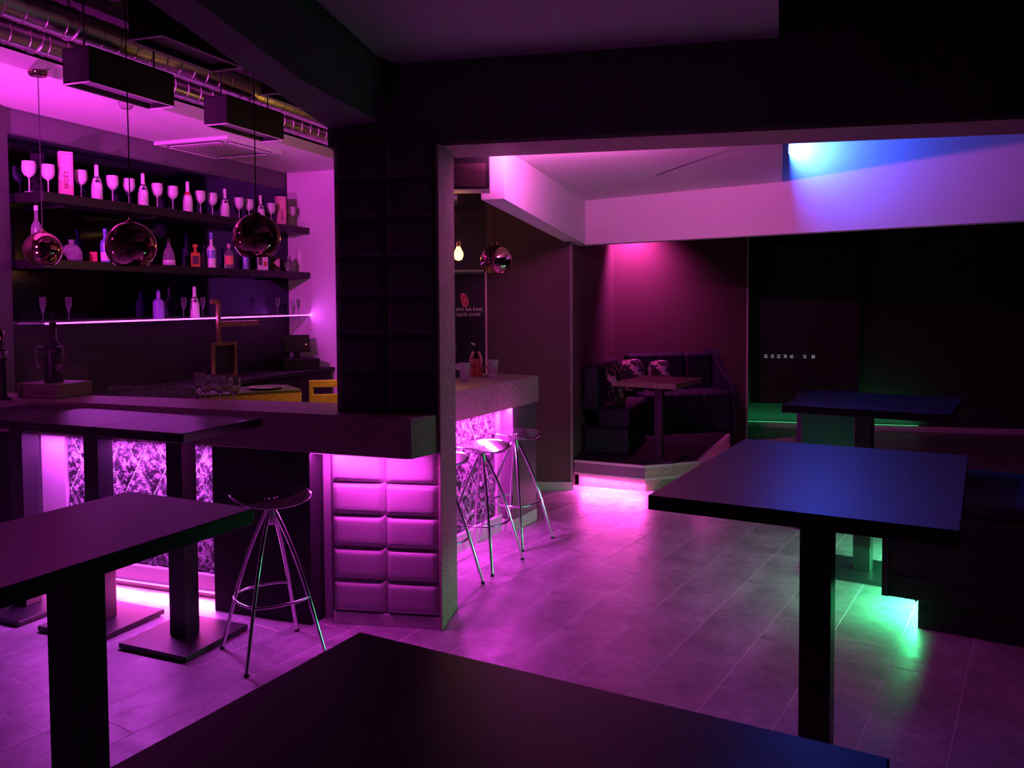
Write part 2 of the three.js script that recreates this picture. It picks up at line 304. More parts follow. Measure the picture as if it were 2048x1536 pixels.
const quilt = (t, w, y0, y1, cw, ch, z, s0 = 0) => {       // diamond quilted panel: every diamond its own piece, beads along the seams
  const clip = (poly, f) => { const out = []; for (let i = 0; i < poly.length; i++) { const a = poly[i], b = poly[(i + 1) % poly.length], da = f(a), db = f(b); if (da >= 0) out.push(a); if ((da > 0 && db < 0) || (da < 0 && db > 0)) { const k = da / (da - db); out.push([a[0] + (b[0] - a[0]) * k, a[1] + (b[1] - a[1]) * k]); } } return out; };
  const beads = [];
  for (let j = -1; j <= Math.ceil((y1 - y0) / ch * 2) + 1; j++) for (let i = -1; i <= Math.ceil(w / cw) + 1; i++) {
    const cx = s0 + i * cw + (j % 2 ? cw / 2 : 0), cy = y1 - j * ch / 2;
    let poly = [[cx - cw / 2, cy], [cx, cy - ch / 2], [cx + cw / 2, cy], [cx, cy + ch / 2]];
    for (const f of [p => p[0], p => w - p[0], p => p[1] - y0, p => y1 - p[1]]) if (poly.length) poly = clip(poly, f);
    if (poly.length < 3) continue;
    let ar = 0; for (let k = 0; k < poly.length; k++) { const a = poly[k], b = poly[(k + 1) % poly.length]; ar += a[0] * b[1] - b[0] * a[1]; } if (Math.abs(ar) < .0008) continue;
    const mx = poly.reduce((s, p) => s + p[0], 0) / poly.length, my = poly.reduce((s, p) => s + p[1], 0) / poly.length;
    const pos = [], ring = k => poly.map(p => [mx + (p[0] - mx) * k, my + (p[1] - my) * k]);
    const sub4 = r => { const o = []; for (let k = 0; k < r.length; k++) { const a = r[k], b = r[(k + 1) % r.length]; o.push(a, [(a[0] + b[0]) / 2, (a[1] + b[1]) / 2]); } return o; };
    const R = [[1, 0], [.88, .012], [.55, .021]].map(([k, h]) => sub4(ring(k)).map(p => [p[0], p[1], h]));
    for (let k = 0; k < R.length - 1; k++) for (let a = 0; a < R[k].length; a++) { const b = (a + 1) % R[k].length; pos.push(...R[k][a], ...R[k][b], ...R[k + 1][b], ...R[k][a], ...R[k + 1][b], ...R[k + 1][a]); }
    const L = R[R.length - 1]; for (let a = 0; a < L.length; a++) pos.push(...L[a], ...L[(a + 1) % L.length], mx, my, .024);
    const g = new THREE.BufferGeometry(); g.setAttribute('position', new THREE.Float32BufferAttribute(pos, 3)); g.computeVertexNormals();
    mesh('diamond', g, M.velvet, t).position.z = z;
    const o = [[cx - cw / 2, cy], [cx, cy - ch / 2], [cx + cw / 2, cy]];   // lower two seams of each diamond carry beads
    for (let s = 0; s < 2; s++) { const nB = 16; for (let k = 0; k < nB; k++) { const f = (k + .5) / nB, bxx = o[s][0] + (o[s + 1][0] - o[s][0]) * f, by = o[s][1] + (o[s + 1][1] - o[s][1]) * f; if (bxx > .004 && bxx < w - .004 && by > y0 + .004 && by < y1 - .004) beads.push(new THREE.IcosahedronGeometry(.0052, 1).translate(bxx, by, z + .006)); } }
  }
  const b = mesh('crystal_beads', mergeGeometries(beads), M.crystal, t); b.userData.kind = 'stuff';
};
{
  const t = thing('bar_unit', 'bar front of quilted velvet diamonds with crystal beads below the long wooden slab', 'bar'); LB.place(t);
  mesh('carcass', bx(-3.0, -.64, 0, SLAB0 - .001, -.50, -.185), M.barBody, t);
  mesh('smooth_panel', bx(LX0, LX1, .15, SLAB0 - .002, -.184, -.15, .003), M.leather, t);
  const w = LX2 - LX1; const p = new THREE.Group(); p.name = 'quilted_panel'; p.position.set(LX1, 0, 0); t.add(p);
  quilt(p, w, .15, SLAB0 - .004, .213, .36, -.184, .12);
  mesh('end_post', bx(LX2, LX3, 0, SLAB0 - .002, -.184, -.03, .004), M.postDark, t);
  mesh('end_post', bx(-3.0, LX0, 0, SLAB0 - .002, -.184, -.03, .004), M.postDark, t);
  mesh('recess_panel', bx(LX3, -.56, .0, SLAB0 - .002, -.184, -.15, .003), M.leather, t);
  mesh('plinth', bx(LX0, LX2, .055, .15, -.184, -.135, .003), M.plinth, t);
}
led(LB, LX1 - .2, LX2 - .01, SLAB0 - .006, -.055, .018, [-1, .25], VIOLET, LV.leftCounter, 5, 'purple light strip under the long wooden slab above quilted velvet', 'counter light strips');
led(LB, LX3 + .01, -.03, SLAB0 - .006, -.035, .018, [-1, -.2], MAGENTA, LV.padCounter, 5, 'purple light strip under the slab corner above padded pillar panels', 'counter light strips');
led(LB, LX0, LX2, .052, -.135, .016, [-1, 1.0], PINK, LV.leftBase, 5, 'pink light strip under the plinth of the velvet bar front', 'plinth light strips');

// ───────────────────────── right bar ─────────────────────────
const RL = Math.hypot(...sub(RB1, RB0));
{
  const s = solo('bar_counter', bx(-RL - .45, 0, SLAB0, SLAB1, -.60, 0, .004), M.slab, 'grey wooden counter slab with plastic cups on it', 'counter'); RB.place(s);
  const t = thing('bar_unit', 'short bar front with quilted velvet panel behind the three chrome stools', 'bar'); RB.place(t);
  const px = u => RB.hit(u, 950, -.13).x; const x2 = px(992), x3 = RB.hit(1026, 950, -.02).x;
  mesh('carcass', bx(-RL - .6, -.01, 0, SLAB0 - .001, -.58, -.155), M.barBody, t);
  const p = new THREE.Group(); p.name = 'quilted_panel'; p.position.set(-RL - .45, 0, 0); t.add(p);
  quilt(p, x2 + RL + .45, .12, SLAB0 - .004, .213, .36, -.154, .05);
  mesh('smooth_panel', bx(x2, x3, .12, SLAB0 - .002, -.154, -.12, .003), M.leather, t);
  mesh('end_post', bx(x3, -.005, .09, SLAB0 - .002, -.154, -.02, .003), M.barBody, t);
  mesh('plinth', bx(-RL - .45, x3, 0, .12, -.154, -.11, .003), M.plinth, t);
  mesh('plinth', bx(x3, -.004, 0, .09, -.154, -.016, .003), M.plinth, t);
  led(RB, -RL - .3, x3 - .01, SLAB0 - .006, -.05, .018, [-1, .2], MAGENTA, LV.rightCounter, 5, 'magenta light strip under the grey slab behind the chrome stools', 'counter light strips');
}

// ───────────────────────── bar stools ─────────────────────────
function makeStool(label) {
  const t = thing('bar_stool', label, 'bar stool', 'chrome bar stools along the bar');
  // dished metal seat
  const nr = 9, na = 36, top = [], H = (x, z) => .795 + .030 * Math.pow(Math.abs(x) / .2, 2.2) - .012 * Math.pow(Math.abs(z) / .17, 2) + (z < 0 ? .022 * Math.pow(-z / .17, 2) : 0);
  const pt = (i, k) => { const a = k / na * 2 * Math.PI, r = i / nr, c = Math.cos(a), s = Math.sin(a), f = Math.pow(Math.pow(Math.abs(c), 3.2) + Math.pow(Math.abs(s), 3.2), -1 / 3.2); const x = .19 * r * c * f, z = .165 * r * s * f; return [x, H(x, z), z]; };
  const pos = [], idx = []; const ring = dy => { const b = pos.length / 3; for (let i = 0; i <= nr; i++) for (let k = 0; k < na; k++) { const p = pt(i, k); pos.push(p[0], p[1] + dy, p[2]); } return b; };
  const b0 = ring(0), b1 = ring(-.009), F = (b, flip) => { for (let i = 0; i < nr; i++) for (let k = 0; k < na; k++) { const a = b + i * na + k, c = b + i * na + (k + 1) % na, d = a + na, e = c + na; flip ? idx.push(a, d, c, c, d, e) : idx.push(a, c, d, c, e, d); } };
  F(b0, false); F(b1, true); for (let k = 0; k < na; k++) { const a = b0 + nr * na + k, c = b0 + nr * na + (k + 1) % na, d = b1 + nr * na + k, e = b1 + nr * na + (k + 1) % na; idx.push(a, c, d, c, e, d); }
  const g = new THREE.BufferGeometry(); g.setAttribute('position', new THREE.Float32BufferAttribute(pos, 3)); g.setIndex(idx); g.computeVertexNormals();
  mesh('seat', g, M.chrome, t);
  for (const [x, z] of [[-.03, 0], [-.012, .01], [.012, .01], [.03, 0]]) mesh('screw', new THREE.SphereGeometry(.005, 8, 6).translate(x, .7965, z), M.chrome, t);
  mesh('hub', lathe([[0, .66], [.02, .662], [.026, .68], [.03, .72], [.026, .75], [.034, .772], [.06, .788], [0, .789]], 20), M.steel, t);
  const prof = [[.022, .735], [.05, .68], [.105, .56], [.165, .40], [.215, .24], [.255, .10], [.282, .006]];
  for (let k = 0; k < 4; k++) { const a = k * Math.PI / 2 + Math.PI / 4; mesh('leg', tube(prof.map(([r, y]) => [r * Math.cos(a), y, r * Math.sin(a)]), .0105, 22, 8), M.chrome, t);
    mesh('foot_cap', cyl(.0125, .0125, .016, .282 * Math.cos(a), .008, .282 * Math.sin(a), 10), M.black, t); }
  for (let k = 0; k < 3; k++) { const a0 = k * Math.PI / 2 + Math.PI / 4, y = .30 - .03 * k * 0, r = .197, pts = []; for (let i = 0; i <= 6; i++) { const a = a0 + i / 6 * Math.PI / 2; const rr = r * (1 - .10 * Math.sin(i / 6 * Math.PI)); pts.push([rr * Math.cos(a), y, rr * Math.sin(a)]); } mesh('footrest', tube(pts, .008, 14, 8), M.chrome, t); }
  return t;
}
const stool = makeStool('chrome bar stool standing alone before the velvet bar front');
stool.position.set(-1.165, 0, -3.99); stool.scale.setScalar(.95); stool.rotation.y = .61;
const st2 = dup(stool, 'chrome bar stool beside the far end post of the grey slab'); st2.position.set(.015, 0, -5.86); st2.rotation.y = .96;
const st3 = dup(stool, 'chrome bar stool between two others at the grey slab'); st3.position.set(-.20, 0, -5.35); st3.rotation.y = 1.05;
const st4 = dup(stool, 'chrome bar stool half hidden by the padded pillar'); st4.position.set(-.45, 0, -4.93); st4.rotation.y = .9;

// ───────────────────────── high tables ─────────────────────────
function highTable(name, label, w, d, p, e, group, post1 = [0, 0], plate = .43, post2) {       // w along e, d across
  const t = thing(name, label, 'table', group); new Frame(p, e).place(t);
  mesh('table_top', bx(-w / 2, w / 2, 1.055, 1.1, -d / 2, d / 2, .003), M.tableTop, t);
  for (const post of post2 ? [post1, post2] : [post1]) {
  mesh('post', bx(post[0] - .05, post[0] + .05, .03, 1.045, post[1] - .05, post[1] + .05, .004), M.tableLeg, t);
  mesh('mounting_plate', bx(post[0] - .16, post[0] + .16, 1.045, 1.055, post[1] - .16, post[1] + .16), M.tableLeg, t);
  mesh('base_plate', bx(post[0] - plate / 2, post[0] + plate / 2, .004, .03, post[1] - plate / 2, post[1] + plate / 2, .003), M.plate, t);
  for (const s of [-1, 1]) for (const q of [-1, 1]) mesh('glide', cyl(.015, .015, .006, post[0] + s * (plate / 2 - .04), .002, post[1] + q * (plate / 2 - .04), 8), M.black, t);
  }
  return t;
}
{ // right table
  const A = G(1296, 990, 1.1), B = G(1490, 877, 1.1), e = nrm(sub(B, A)), n = [e[1], -e[0]];
  const C = G(1920, 1053, 1.1), w = Math.hypot(...sub(B, A)), d = Math.hypot(...sub(C, A));
  const c = add(add(A, e, w / 2), n, d / 2); highTable('high_table', 'black high table mirroring blue light before the green lit floor', w, d, c, e, 'long black high tables', [-.08, -.01]);
}
{ // near table
  const N = G(720, 1263, 1.1), R = G(1780, 1515, 1.1), e = nrm(sub(R, N)), n = [-e[1] * -1, -e[0]]; const w = Math.hypot(...sub(R, N)), d = 1.2;
  const nn = [e[1], -e[0]]; const toCam = nn[1] < 0 ? nn : [-nn[0], -nn[1]];
  highTable('high_table', 'black high table with dark empty top facing the padded pillar', w, d, add(add(N, e, w / 2), toCam, d / 2), e, 'long black high tables', [0, .1]);
}
{ // long narrow table, left foreground
  const R = G(509, 1016, 1.1), e = nrm(sub(R, G(0, 1177, 1.1))), n = [-e[1], e[0]];
  const s = 1.22, wdt = .52; const c = add(add(R, e, -s / 2), n, wdt / 2);
  highTable('bar_table', 'long narrow black bar table standing apart from the row, edge beside the lone stool', s, wdt, c, e, null, [.21, .02], .43, [-.35, .02]);
}
{ // row of three along the bar
  const tip = G(541, 834, 1.1), f = G(362, 867, 1.1), nb = nrm(sub(f, tip)), l = nrm(sub(G(0, 840, 1.1), f)), e = [-l[0], -l[1]], s = .57, d = .54;
  const c0 = add(add(f, l, s / 2), nb, -d / 2);
  const labs = ['small black bar table at the end of the row nearest the stool', 'middle small black bar table in the row along the velvet bar front', 'small black bar table in the row beside the dark side wall'];
  for (let k = 0; k < 3; k++) highTable('bar_table', labs[k], s - .003, d, add(c0, l, k * s), e, 'small black bar tables', [0, 0], .43);
}

// ───────────────────────── back bar shelves ─────────────────────────
const S1 = 2.55, S2 = 2.035, S3 = 1.545;
{
  const xe = BB.hit(624, 465, .3).x;
  const mk = (y, h, label) => { const t = thing('bar_shelf', label, 'shelf', 'dark shelves behind the bar'); BB.place(t); mesh('board', bx(.04, xe, y - h, y, .002, .30, .004), M.shelf, t); for (let k = 0; k < 4; k++) mesh('bracket', bx(.3 + k * .98, .33 + k * .98, y - h - .02, y - h, .002, .20), M.black, t); };
  mk(S1, .075, 'upper dark shelf holding champagne bottles and white balloon glasses'); mk(S2, .07, 'middle dark shelf holding spirit bottles and skull bottles');
  const t = thing('glass_shelf', 'glass shelf with glowing violet front edge below the dark shelves', 'shelf'); BB.place(t);
  mesh('pane', bx(.04, xe - .02, S3 - .010, S3, .01, .28), M.glass, t);
  mesh('edge_light', bx(.04, xe - .02, S3 - .012, S3 + .001, .28, .286), glow(VIOLET, 4.5), t);
  const l = new THREE.RectAreaLight(VIOLET, LV.shelfEdge, xe - .06, .014); l.position.set(xe / 2, S3 - .005, .289); l.rotation.y = Math.PI; t.add(l);
  const sp = thing('back_counter', 'dark work counter against the mirror under the glass shelf', 'counter'); BB.place(sp);
  mesh('worktop', bx(.05, BBLEN - .02, .90, .94, .006, .62, .004), M.postDark, sp); mesh('carcass', bx(.06, BBLEN - .03, 0, .90, .01, .58), M.black, sp);
  for (let k = 0; k < 5; k++) mesh('door', bx(.08 + k * .7, .76 + k * .7, .08, .88, .58, .598, .003), M.postDark, sp);
}
const onShelf = (o, u, v, z, y) => { const h = BB.hit(u, v, z); BB.place(o, h.x, z, y, -.8); return h; };
// white plastic balloon glasses
const balloon = lathe([[0, 0], [.036, 0], [.036, .003], [.006, .008], [.0045, .03], [.0045, .105], [.012, .115], [.034, .130], [.047, .155], [.050, .185], [.047, .235], [.0455, .235], [.0485, .185], [.0455, .157], [.033, .133], [.010, .119], [0, .118]], 24);
const gx1 = [60, 98, 163, 226, 259, 315, 346, 401, 425, 478, 498, 542, 582, 601];
for (const u of gx1) { const m = solo('balloon_glass', balloon, M.whitePlastic, 'white stemmed balloon glass on the upper dark shelf', 'glass', 'balloon glasses on the upper shelf'); onShelf(m, u, 420, .15, S1); }
// champagne bottles
function champagne(label, group, bowed, red) {
  const t = thing('champagne_bottle', label, 'bottle', group);
  mesh('body', lathe([[0, 0], [.040, 0], [.044, .006], [.0445, .10], [.043, .135], [.034, .175], [.021, .205], [.0165, .225], [.0155, .262], [0, .262]], 24), M.whiteGlass, t);
  mesh('foil', lathe([[.0205, .207], [.0172, .226], [.0163, .29], [.0148, .305], [0, .306]], 20), red ? M.boxPink : M.whiteGlass, t);
  if (bowed) { mesh('cap', lathe([[.0150, .298], [.0155, .312], [.010, .318], [0, .318]], 16), M.black, t); mesh('neck_band', lathe([[.0265, .190], [.0275, .1885], [.0235, .2035], [.0225, .2035]], 20), M.black, t);
    mesh('bow_ribbon', tube([[0, .190, .027], [.012, .172, .036], [.024, .150, .039]], .004, 8, 6), M.black, t); mesh('medallion', cyl(.011, .011, .004, 0, 0, 0, 16).rotateX(Math.PI / 2 - .35).translate(0, .163, .040), M.black, t); }
  else mesh('collar_label', lathe([[.030, .183], [.0355, .172], [.0245, .200], [.0238, .200]].slice(0, 2).concat([[.0225, .206]]).map(p => p), 20), M.red, t);
  mesh('front_label', (() => { const g = new THREE.CylinderGeometry(.0449, .0449, .045, 12, 1, true, -.7, 1.4).translate(0, .045, 0); return g; })(), M.label, t);
  return t;
}
const ch0 = champagne('white champagne bottle with black neck bow on the upper shelf', 'champagne bottles on the upper shelf', true, false);
[195, 287, 450, 521].forEach((u, i) => onShelf(i ? dup(ch0) : ch0, u, 420, .15, S1));
ch0.traverse(() => 0);
onShelf(champagne('white champagne bottle with red collar on the upper shelf', 'champagne bottles on the upper shelf', false, false), 376, 420, .15, S1);
{ const c = dup(ch0, 'white champagne bottle with black neck bow on the glass shelf'); delete c.userData.group; onShelf(c, 389, 600, .15, S3); }
// gift boxes with vertical lettering
const boxTex = (txt) => textTex(128, 400, '#e2a2b0', (x, w, h) => { x.save(); x.translate(w / 2, h * .56); x.rotate(-Math.PI / 2); x.fillStyle = '#8a2b4a'; x.font = 'bold 62px sans-serif'; x.textAlign = 'center'; x.textBaseline = 'middle'; x.fillText(txt, -30, 0); x.restore(); x.strokeStyle = '#b8607c'; x.lineWidth = 6; x.strokeRect(10, 12, w - 20, h - 24); });
function giftBox(label, tx, h, turn, u) {
  const t = thing('gift_box', label, 'box', 'bottle gift boxes on the upper shelf');
  mesh('carton', bx(-.05, .05, 0, h, -.05, .05, .002), M.boxPink, t); const [g, m] = card(.094, h - .02, tx); mesh('front_print', g.translate(0, h / 2, .0508), m, t);
  const [g2, m2] = card(.094, h - .02, tx); mesh('side_print', g2.rotateY(Math.PI / 2).translate(.0508, h / 2, 0), m2, t);
  const hh = BB.hit(u, 420, .14); BB.place(t, hh.x, .14, S1, turn);
}
giftBox('pink champagne gift box with vertical lettering among the glasses on the upper shelf', boxTex('MOËT'), .36, -.62, 133);
giftBox('pink champagne gift box near the pale end wall', boxTex('MOËT'), .33, -.62, 561);

// spirit bottles on the middle shelf
function bottle(label, prof, mat, capProf, capMat, lab, u, v = 520, z = .15, y = S2, group) {
  const t = thing('spirit_bottle', label, 'bottle', group || 'spirit bottles on the middle shelf');
  mesh('body', lathe(prof, 24), mat, t); mesh('cap', lathe(capProf, 16), capMat, t);
  if (lab) { const [r, y0, y1, lm] = lab; mesh('label', new THREE.CylinderGeometry(r, r, y1 - y0, 16, 1, true, -1.1, 2.2).translate(0, (y0 + y1) / 2, 0), lm, t); }
  onShelf(t, u, v, z, y); return t;
}
const P = {
  tall: [[0, 0], [.036, 0], [.039, .006], [.039, .19], [.034, .215], [.016, .24], [.0135, .25], [.0135, .31], [0, .31]],
  bell: [[0, 0], [.056, 0], [.060, .008], [.052, .09], [.040, .15], [.022, .178], [.015, .19], [.015, .225], [0, .225]],
  square: [[0, 0], [.038, 0], [.042, .006], [.042, .13], [.036, .155], [.017, .175], [.014, .20], [0, .20]],
  round: [[0, 0], [.044, 0], [.047, .006], [.047, .14], [.040, .17], [.018, .20], [.015, .225], [0, .225]],
};
const cap = (y, r = .0155, h = .03) => [[0, y - .006], [r, y - .006], [r, y + h], [r - .003, y + h + .003], [0, y + h + .003]];
bottle('tall clear bottle rising behind the globe hung from the white ceiling strip', P.tall.map(([r, y]) => [r, y * 1.25]), M.solidGlass, cap(.387), M.whiteGlass, [.0395, .06, .15, M.label], 75);
bottle('clear blue tinted bottle beside a small red carton', P.tall.map(([r, y]) => [r, y * .85]), M.blueGlass, cap(.263, .016, .025), M.blueGlass, [.0395, .02, .09, M.label], 211);
{ const b = solo('small_carton', bx(-.03, .03, 0, .09, -.03, .03, .002), M.red, 'small red carton next to the blue tinted bottle', 'carton'); onShelf(b, 187, 515, .12, S2); }
bottle('slim clear bottle next to the bell shaped gin bottle', P.tall.map(([r, y]) => [r, y * .92]), M.solidGlass, cap(.285), M.solidGlass, null, 284);
bottle('wide bell shaped clear gin bottle with pale bottom', P.bell, M.solidGlass, cap(.225, .016, .03), M.black, [.0575, .012, .055, M.label], 338);
{ // squared amber flask
  const t = thing('spirit_bottle', 'squared amber bottle with round stopper', 'bottle', 'spirit bottles on the middle shelf');
  mesh('body', rbox(.085, .145, .055, .012, 0, .0725, 0, 3), M.amber, t); mesh('neck', cyl(.013, .017, .05, 0, .165, 0), M.amber, t); mesh('stopper', lathe([[0, .185], [.016, .187], [.026, .205], [.024, .225], [0, .228]], 16), M.amber, t);
  mesh('label', bx(-.03, .03, .03, .11, .0276, .0285), M.darkLabel, t); onShelf(t, 391, 520, .15, S2);
}
bottle('tall frosted bottle with blue cap and blue label', P.tall.map(([r, y]) => [r * 1.12, y * .95]), M.whiteGlass, cap(.293, .018, .06), M.blueGlass, [.0442, .10, .18, M.blueGlass], 423);
bottle('round shouldered whisky bottle with orange label', P.round, M.solidGlass, cap(.225, .017, .03), M.boxPink, [.0475, .045, .135, std(.85, .30, .16, .6)], 458);
bottle('slim violet bottle next to the orange labelled whisky bottle', P.tall.map(([r, y]) => [r * .8, y * .7]), M.blueGlass, cap(.216, .013, .02), M.blueGlass, null, 491);
{ // cartons below third globe
  const t = thing('spirit_carton', 'white spirit carton with dark and red print', 'carton'); mesh('carton', bx(-.055, .055, 0, .18, -.03, .03, .002), M.label, t);
  mesh('print', bx(-.045, -.005, .06, .15, .0302, .031), M.darkLabel, t); mesh('print', bx(.01, .045, .05, .10, .0302, .031), M.red, t); onShelf(t, 525, 535, .15, S2);
  const k = thing('spirit_carton', 'black spirit carton with pale triangle emblem', 'carton'); mesh('carton', bx(-.05, .05, 0, .17, -.03, .03, .002), M.black, k);
  const sh = new THREE.Shape([new THREE.Vector2(.04, .045), new THREE.Vector2(.04, .145), new THREE.Vector2(-.035, .095)]); mesh('emblem', new THREE.ExtrudeGeometry(sh, { depth: .001, bevelEnabled: false }).translate(0, 0, .0302), M.boxPink, k); onShelf(k, 551, 535, .15, S2);
}
bottle('slim white bottle at the end of the middle shelf by the pale wall', P.tall.map(([r, y]) => [r * 1.0, y * 1.15]), M.whiteGlass, cap(.356, .014, .03), M.whiteGlass, [.0395, .05, .16, M.label], 600);
let skullGeo = null;
function skullShape() {      // cranium, face and jaw joined smoothly, sockets and teeth cut out
  const N = 44, S = .115, c = (i) => (i / (N - 1) * 2 - 1) * S, el = (x, y, z, a, b, d) => { const k = Math.hypot(x / a, y / b, z / d); return (k - 1) * Math.min(a, b, d); };
  const sm = (a, b, k) => { const h = Math.max(k - Math.abs(a - b), 0) / k; return Math.min(a, b) - h * h * k * .25; };
  const f = (x, y, z) => { let d = el(x, y - .090, z + .012, .057, .056, .068); d = sm(d, el(x, y - .060, z - .040, .040, .040, .030), .02); d = sm(d, el(x, y - .026, z - .040, .033, .027, .032), .014); d = sm(d, el(x, y - .03, z + .005, .035, .03, .04), .02);
    for (const s of [-1, 1]) d = Math.max(d, -el(x - s * .021, y - .074, z - .070, .016, .014, .022)); d = Math.max(d, -el(x, y - .053, z - .076, .008, .012, .014));
    for (let k = -3; k <= 3; k++) d = Math.max(d, -el(x - k * .008, y - .033, z - .074, .0016, .012, .010)); d = Math.max(d, -el(x, y - .032, z - .076, .03, .0018, .012)); for (const s of [-1, 1]) d = Math.max(d, -el(x - s * .048, y - .048, z - .024, .016, .018, .016));
    return Math.max(d, -y); };
  const mc = new MarchingCubes(N, new THREE.MeshBasicMaterial(), false, false, 60000); mc.isolation = 0;
  for (let k = 0; k < N; k++) for (let j = 0; j < N; j++) for (let i = 0; i < N; i++) mc.field[i + j * N + k * N * N] = -f(c(i), c(j) + .075, c(k));
  mc.update(); const n = mc.count, g = new THREE.BufferGeometry(); const P3 = mc.positionArray.slice(0, n * 3); for (let i = 0; i < P3.length; i++) P3[i] *= S; for (let i = 1; i < P3.length; i += 3) P3[i] += .075;
  g.setAttribute('position', new THREE.BufferAttribute(P3, 3)); const m = mergeVertices(g, 1e-5); m.computeVertexNormals(); return m;
}
function skull(label, u, turn) {
  const t = thing('skull_bottle', label, 'bottle', 'skull bottles on the middle shelf');
  skullGeo = skullGeo || skullShape(); mesh('body', skullGeo, M.solidGlass, t);
  mesh('neck', lathe([[0, .138], [.019, .14], [.019, .158], [.022, .160], [.022, .175], [0, .177]], 16).translate(0, 0, -.012), M.solidGlass, t);
  const h = BB.hit(u, 515, .16); BB.place(t, h.x, .16, S2, turn);
}
skull('clear glass skull bottle turned sideways beside a small red carton', 147, .72);
skull('clear glass skull bottle facing out near the pale end wall', 578, -.9);
// flutes on the glass shelf
const flute = lathe([[0, 0], [.030, 0], [.030, .002], [.005, .006], [.0038, .02], [.0038, .075], [.010, .09], [.021, .12], [.0255, .16], [.0245, .20], [.0235, .20], [.0243, .16], [.0198, .121], [.009, .094], [0, .09]], 20);
for (const u of [85, 137, 367, 405, 555, 585]) { const m = solo('champagne_flute', flute, M.glassClear, 'champagne flute on the glowing glass shelf', 'glass', 'flutes on the glass shelf'); onShelf(m, u, 600, .17, S3); }
bottle('violet tinted bottle standing alone on the glass shelf', P.tall.map(([r, y]) => [r * 1.3, y * .78]), phy(.42, .30, .8, .2, { transmission: .3, thickness: .01 }), cap(.24, .015, .02), M.blueGlass, null, 317, 600, .1, S3, 'bottle on the glass shelf');

// ───────────────────────── ceiling gear over the bar ─────────────────────────
function spiralDuct(label, o, y, r, x0, x1, F = BB) {
  const t = thing('spiral_duct', label, 'duct', 'spiral ducts above the bar'); F.place(t, 0, o, y);
  mesh('pipe', new THREE.CylinderGeometry(r, r, x1 - x0, 28, 1, false).rotateZ(Math.PI / 2).translate((x0 + x1) / 2, 0, 0), M.duct, t);
  const pts = [], turns = (x1 - x0) / .13; for (let i = 0; i <= turns * 16; i++) { const a = i / 16 * 2 * Math.PI; pts.push(new THREE.Vector3(x0 + i / 16 * .13, (r + .001) * Math.cos(a), (r + .001) * Math.sin(a))); }
  mesh('seam', new THREE.TubeGeometry(new THREE.CatmullRomCurve3(pts), Math.floor(turns * 16), .004, 4, false), M.duct, t);
  for (let x = x0 + .6; x < x1 - .1; x += 1.6) { mesh('hanger', bx(x - .01, x + .01, r, 3.5 - y, -.003, .003), M.steel, t); mesh('clamp', new THREE.TorusGeometry(r + .003, .006, 6, 28).rotateY(Math.PI / 2).translate(x, 0, 0), M.steel, t); }
}
spiralDuct('round spiral metal duct nearer the tables', 1.74, 3.32, .09, -3.2, 3.35);
spiralDuct('round spiral metal duct nearer the bar shelves', 1.46, 3.27, .085, -3.2, 3.35);
{ const F = new Frame(BB.pt(BBLEN - .55, 1.25), BB.n); spiralDuct('upper spiral duct crossing above the drinks fridge', 0, 2.74, .085, 0, 1.2, F); spiralDuct('lower spiral duct crossing above the drinks fridge', .13, 2.52, .08, 0, 1.2, F); }
function ceilBox(label, u, v, len, wid, y0 = 2.95, hgt = .2) {
  const t = thing('vent_box', label, 'vent', 'black vent boxes above the bar'); const p = G(u, v, y0); new Frame(p, BB.e).place(t, 0, 0, y0);
  const w = .012; mesh('side', bx(0, len, 0, hgt, -w, 0), M.black, t); mesh('side', bx(0, len, 0, hgt, -wid, -wid + w), M.black, t); mesh('side', bx(0, w, 0, hgt, -wid, 0), M.black, t); mesh('side', bx(len - w, len, 0, hgt, -wid, 0), M.black, t); mesh('lid', bx(0, len, hgt - .01, hgt, -wid, 0), M.black, t);
  mesh('rim', mergeGeometries([bx(-.008, len + .008, -.006, 0, -.004, .006), bx(-.008, len + .008, -.006, 0, -wid - .006, -wid + .004), bx(-.008, .004, -.006, 0, -wid, 0), bx(len - .004, len + .008, -.006, 0, -wid, 0)]), M.paint, t);
  mesh('grille', bx(.01, len - .01, .03, .034, -wid + .01, -.01), M.wallDark, t);
  for (const x of [.06, len - .06]) mesh('hanger', bx(x - .004, x + .004, hgt, 3.5 - y0, -wid / 2 - .004, -wid / 2 + .004), M.black, t);
}
ceilBox('black vent box with open underside over the side of the display case', 180, 162, .66, .2); ceilBox('black vent box above the ceiling air unit', 455, 246, .66, .2);
ceilBox('black vent box under the long dark beam before the ducts', 325, 70, .58, .2); ceilBox('black vent box close to the top of the padded pillar', 580, 183, .72, .2); 
{ // boxed fixture behind the beam end
  const a = D(898, 378, 4.80), b = D(978, 316, 4.80), t = thing('boxed_fixture', 'dark boxed ceiling fixture with brown front near the globe above plastic cups', 'fixture'); t.position.set(a.x, a.y, -4.80); const w = b.x - a.x, h = b.y - a.y + .06;
  mesh('housing', bx(0, w, 0, h, -.16, -.006, .003), M.black, t); mesh('front_panel', bx(.006, w - .02, .012, h * .62, -.006, 0), std(.10, .06, .055, .6), t); mesh('lower_rim', bx(-.002, w + .002, -.006, 0, -.16, .002), M.plinth, t); mesh('hanger', bx(.05, .07, h, 3.5 - a.y, -.1, -.08), M.black, t); mesh('hanger', bx(w - .07, w - .05, h, 3.5 - a.y, -.1, -.08), M.black, t);
}
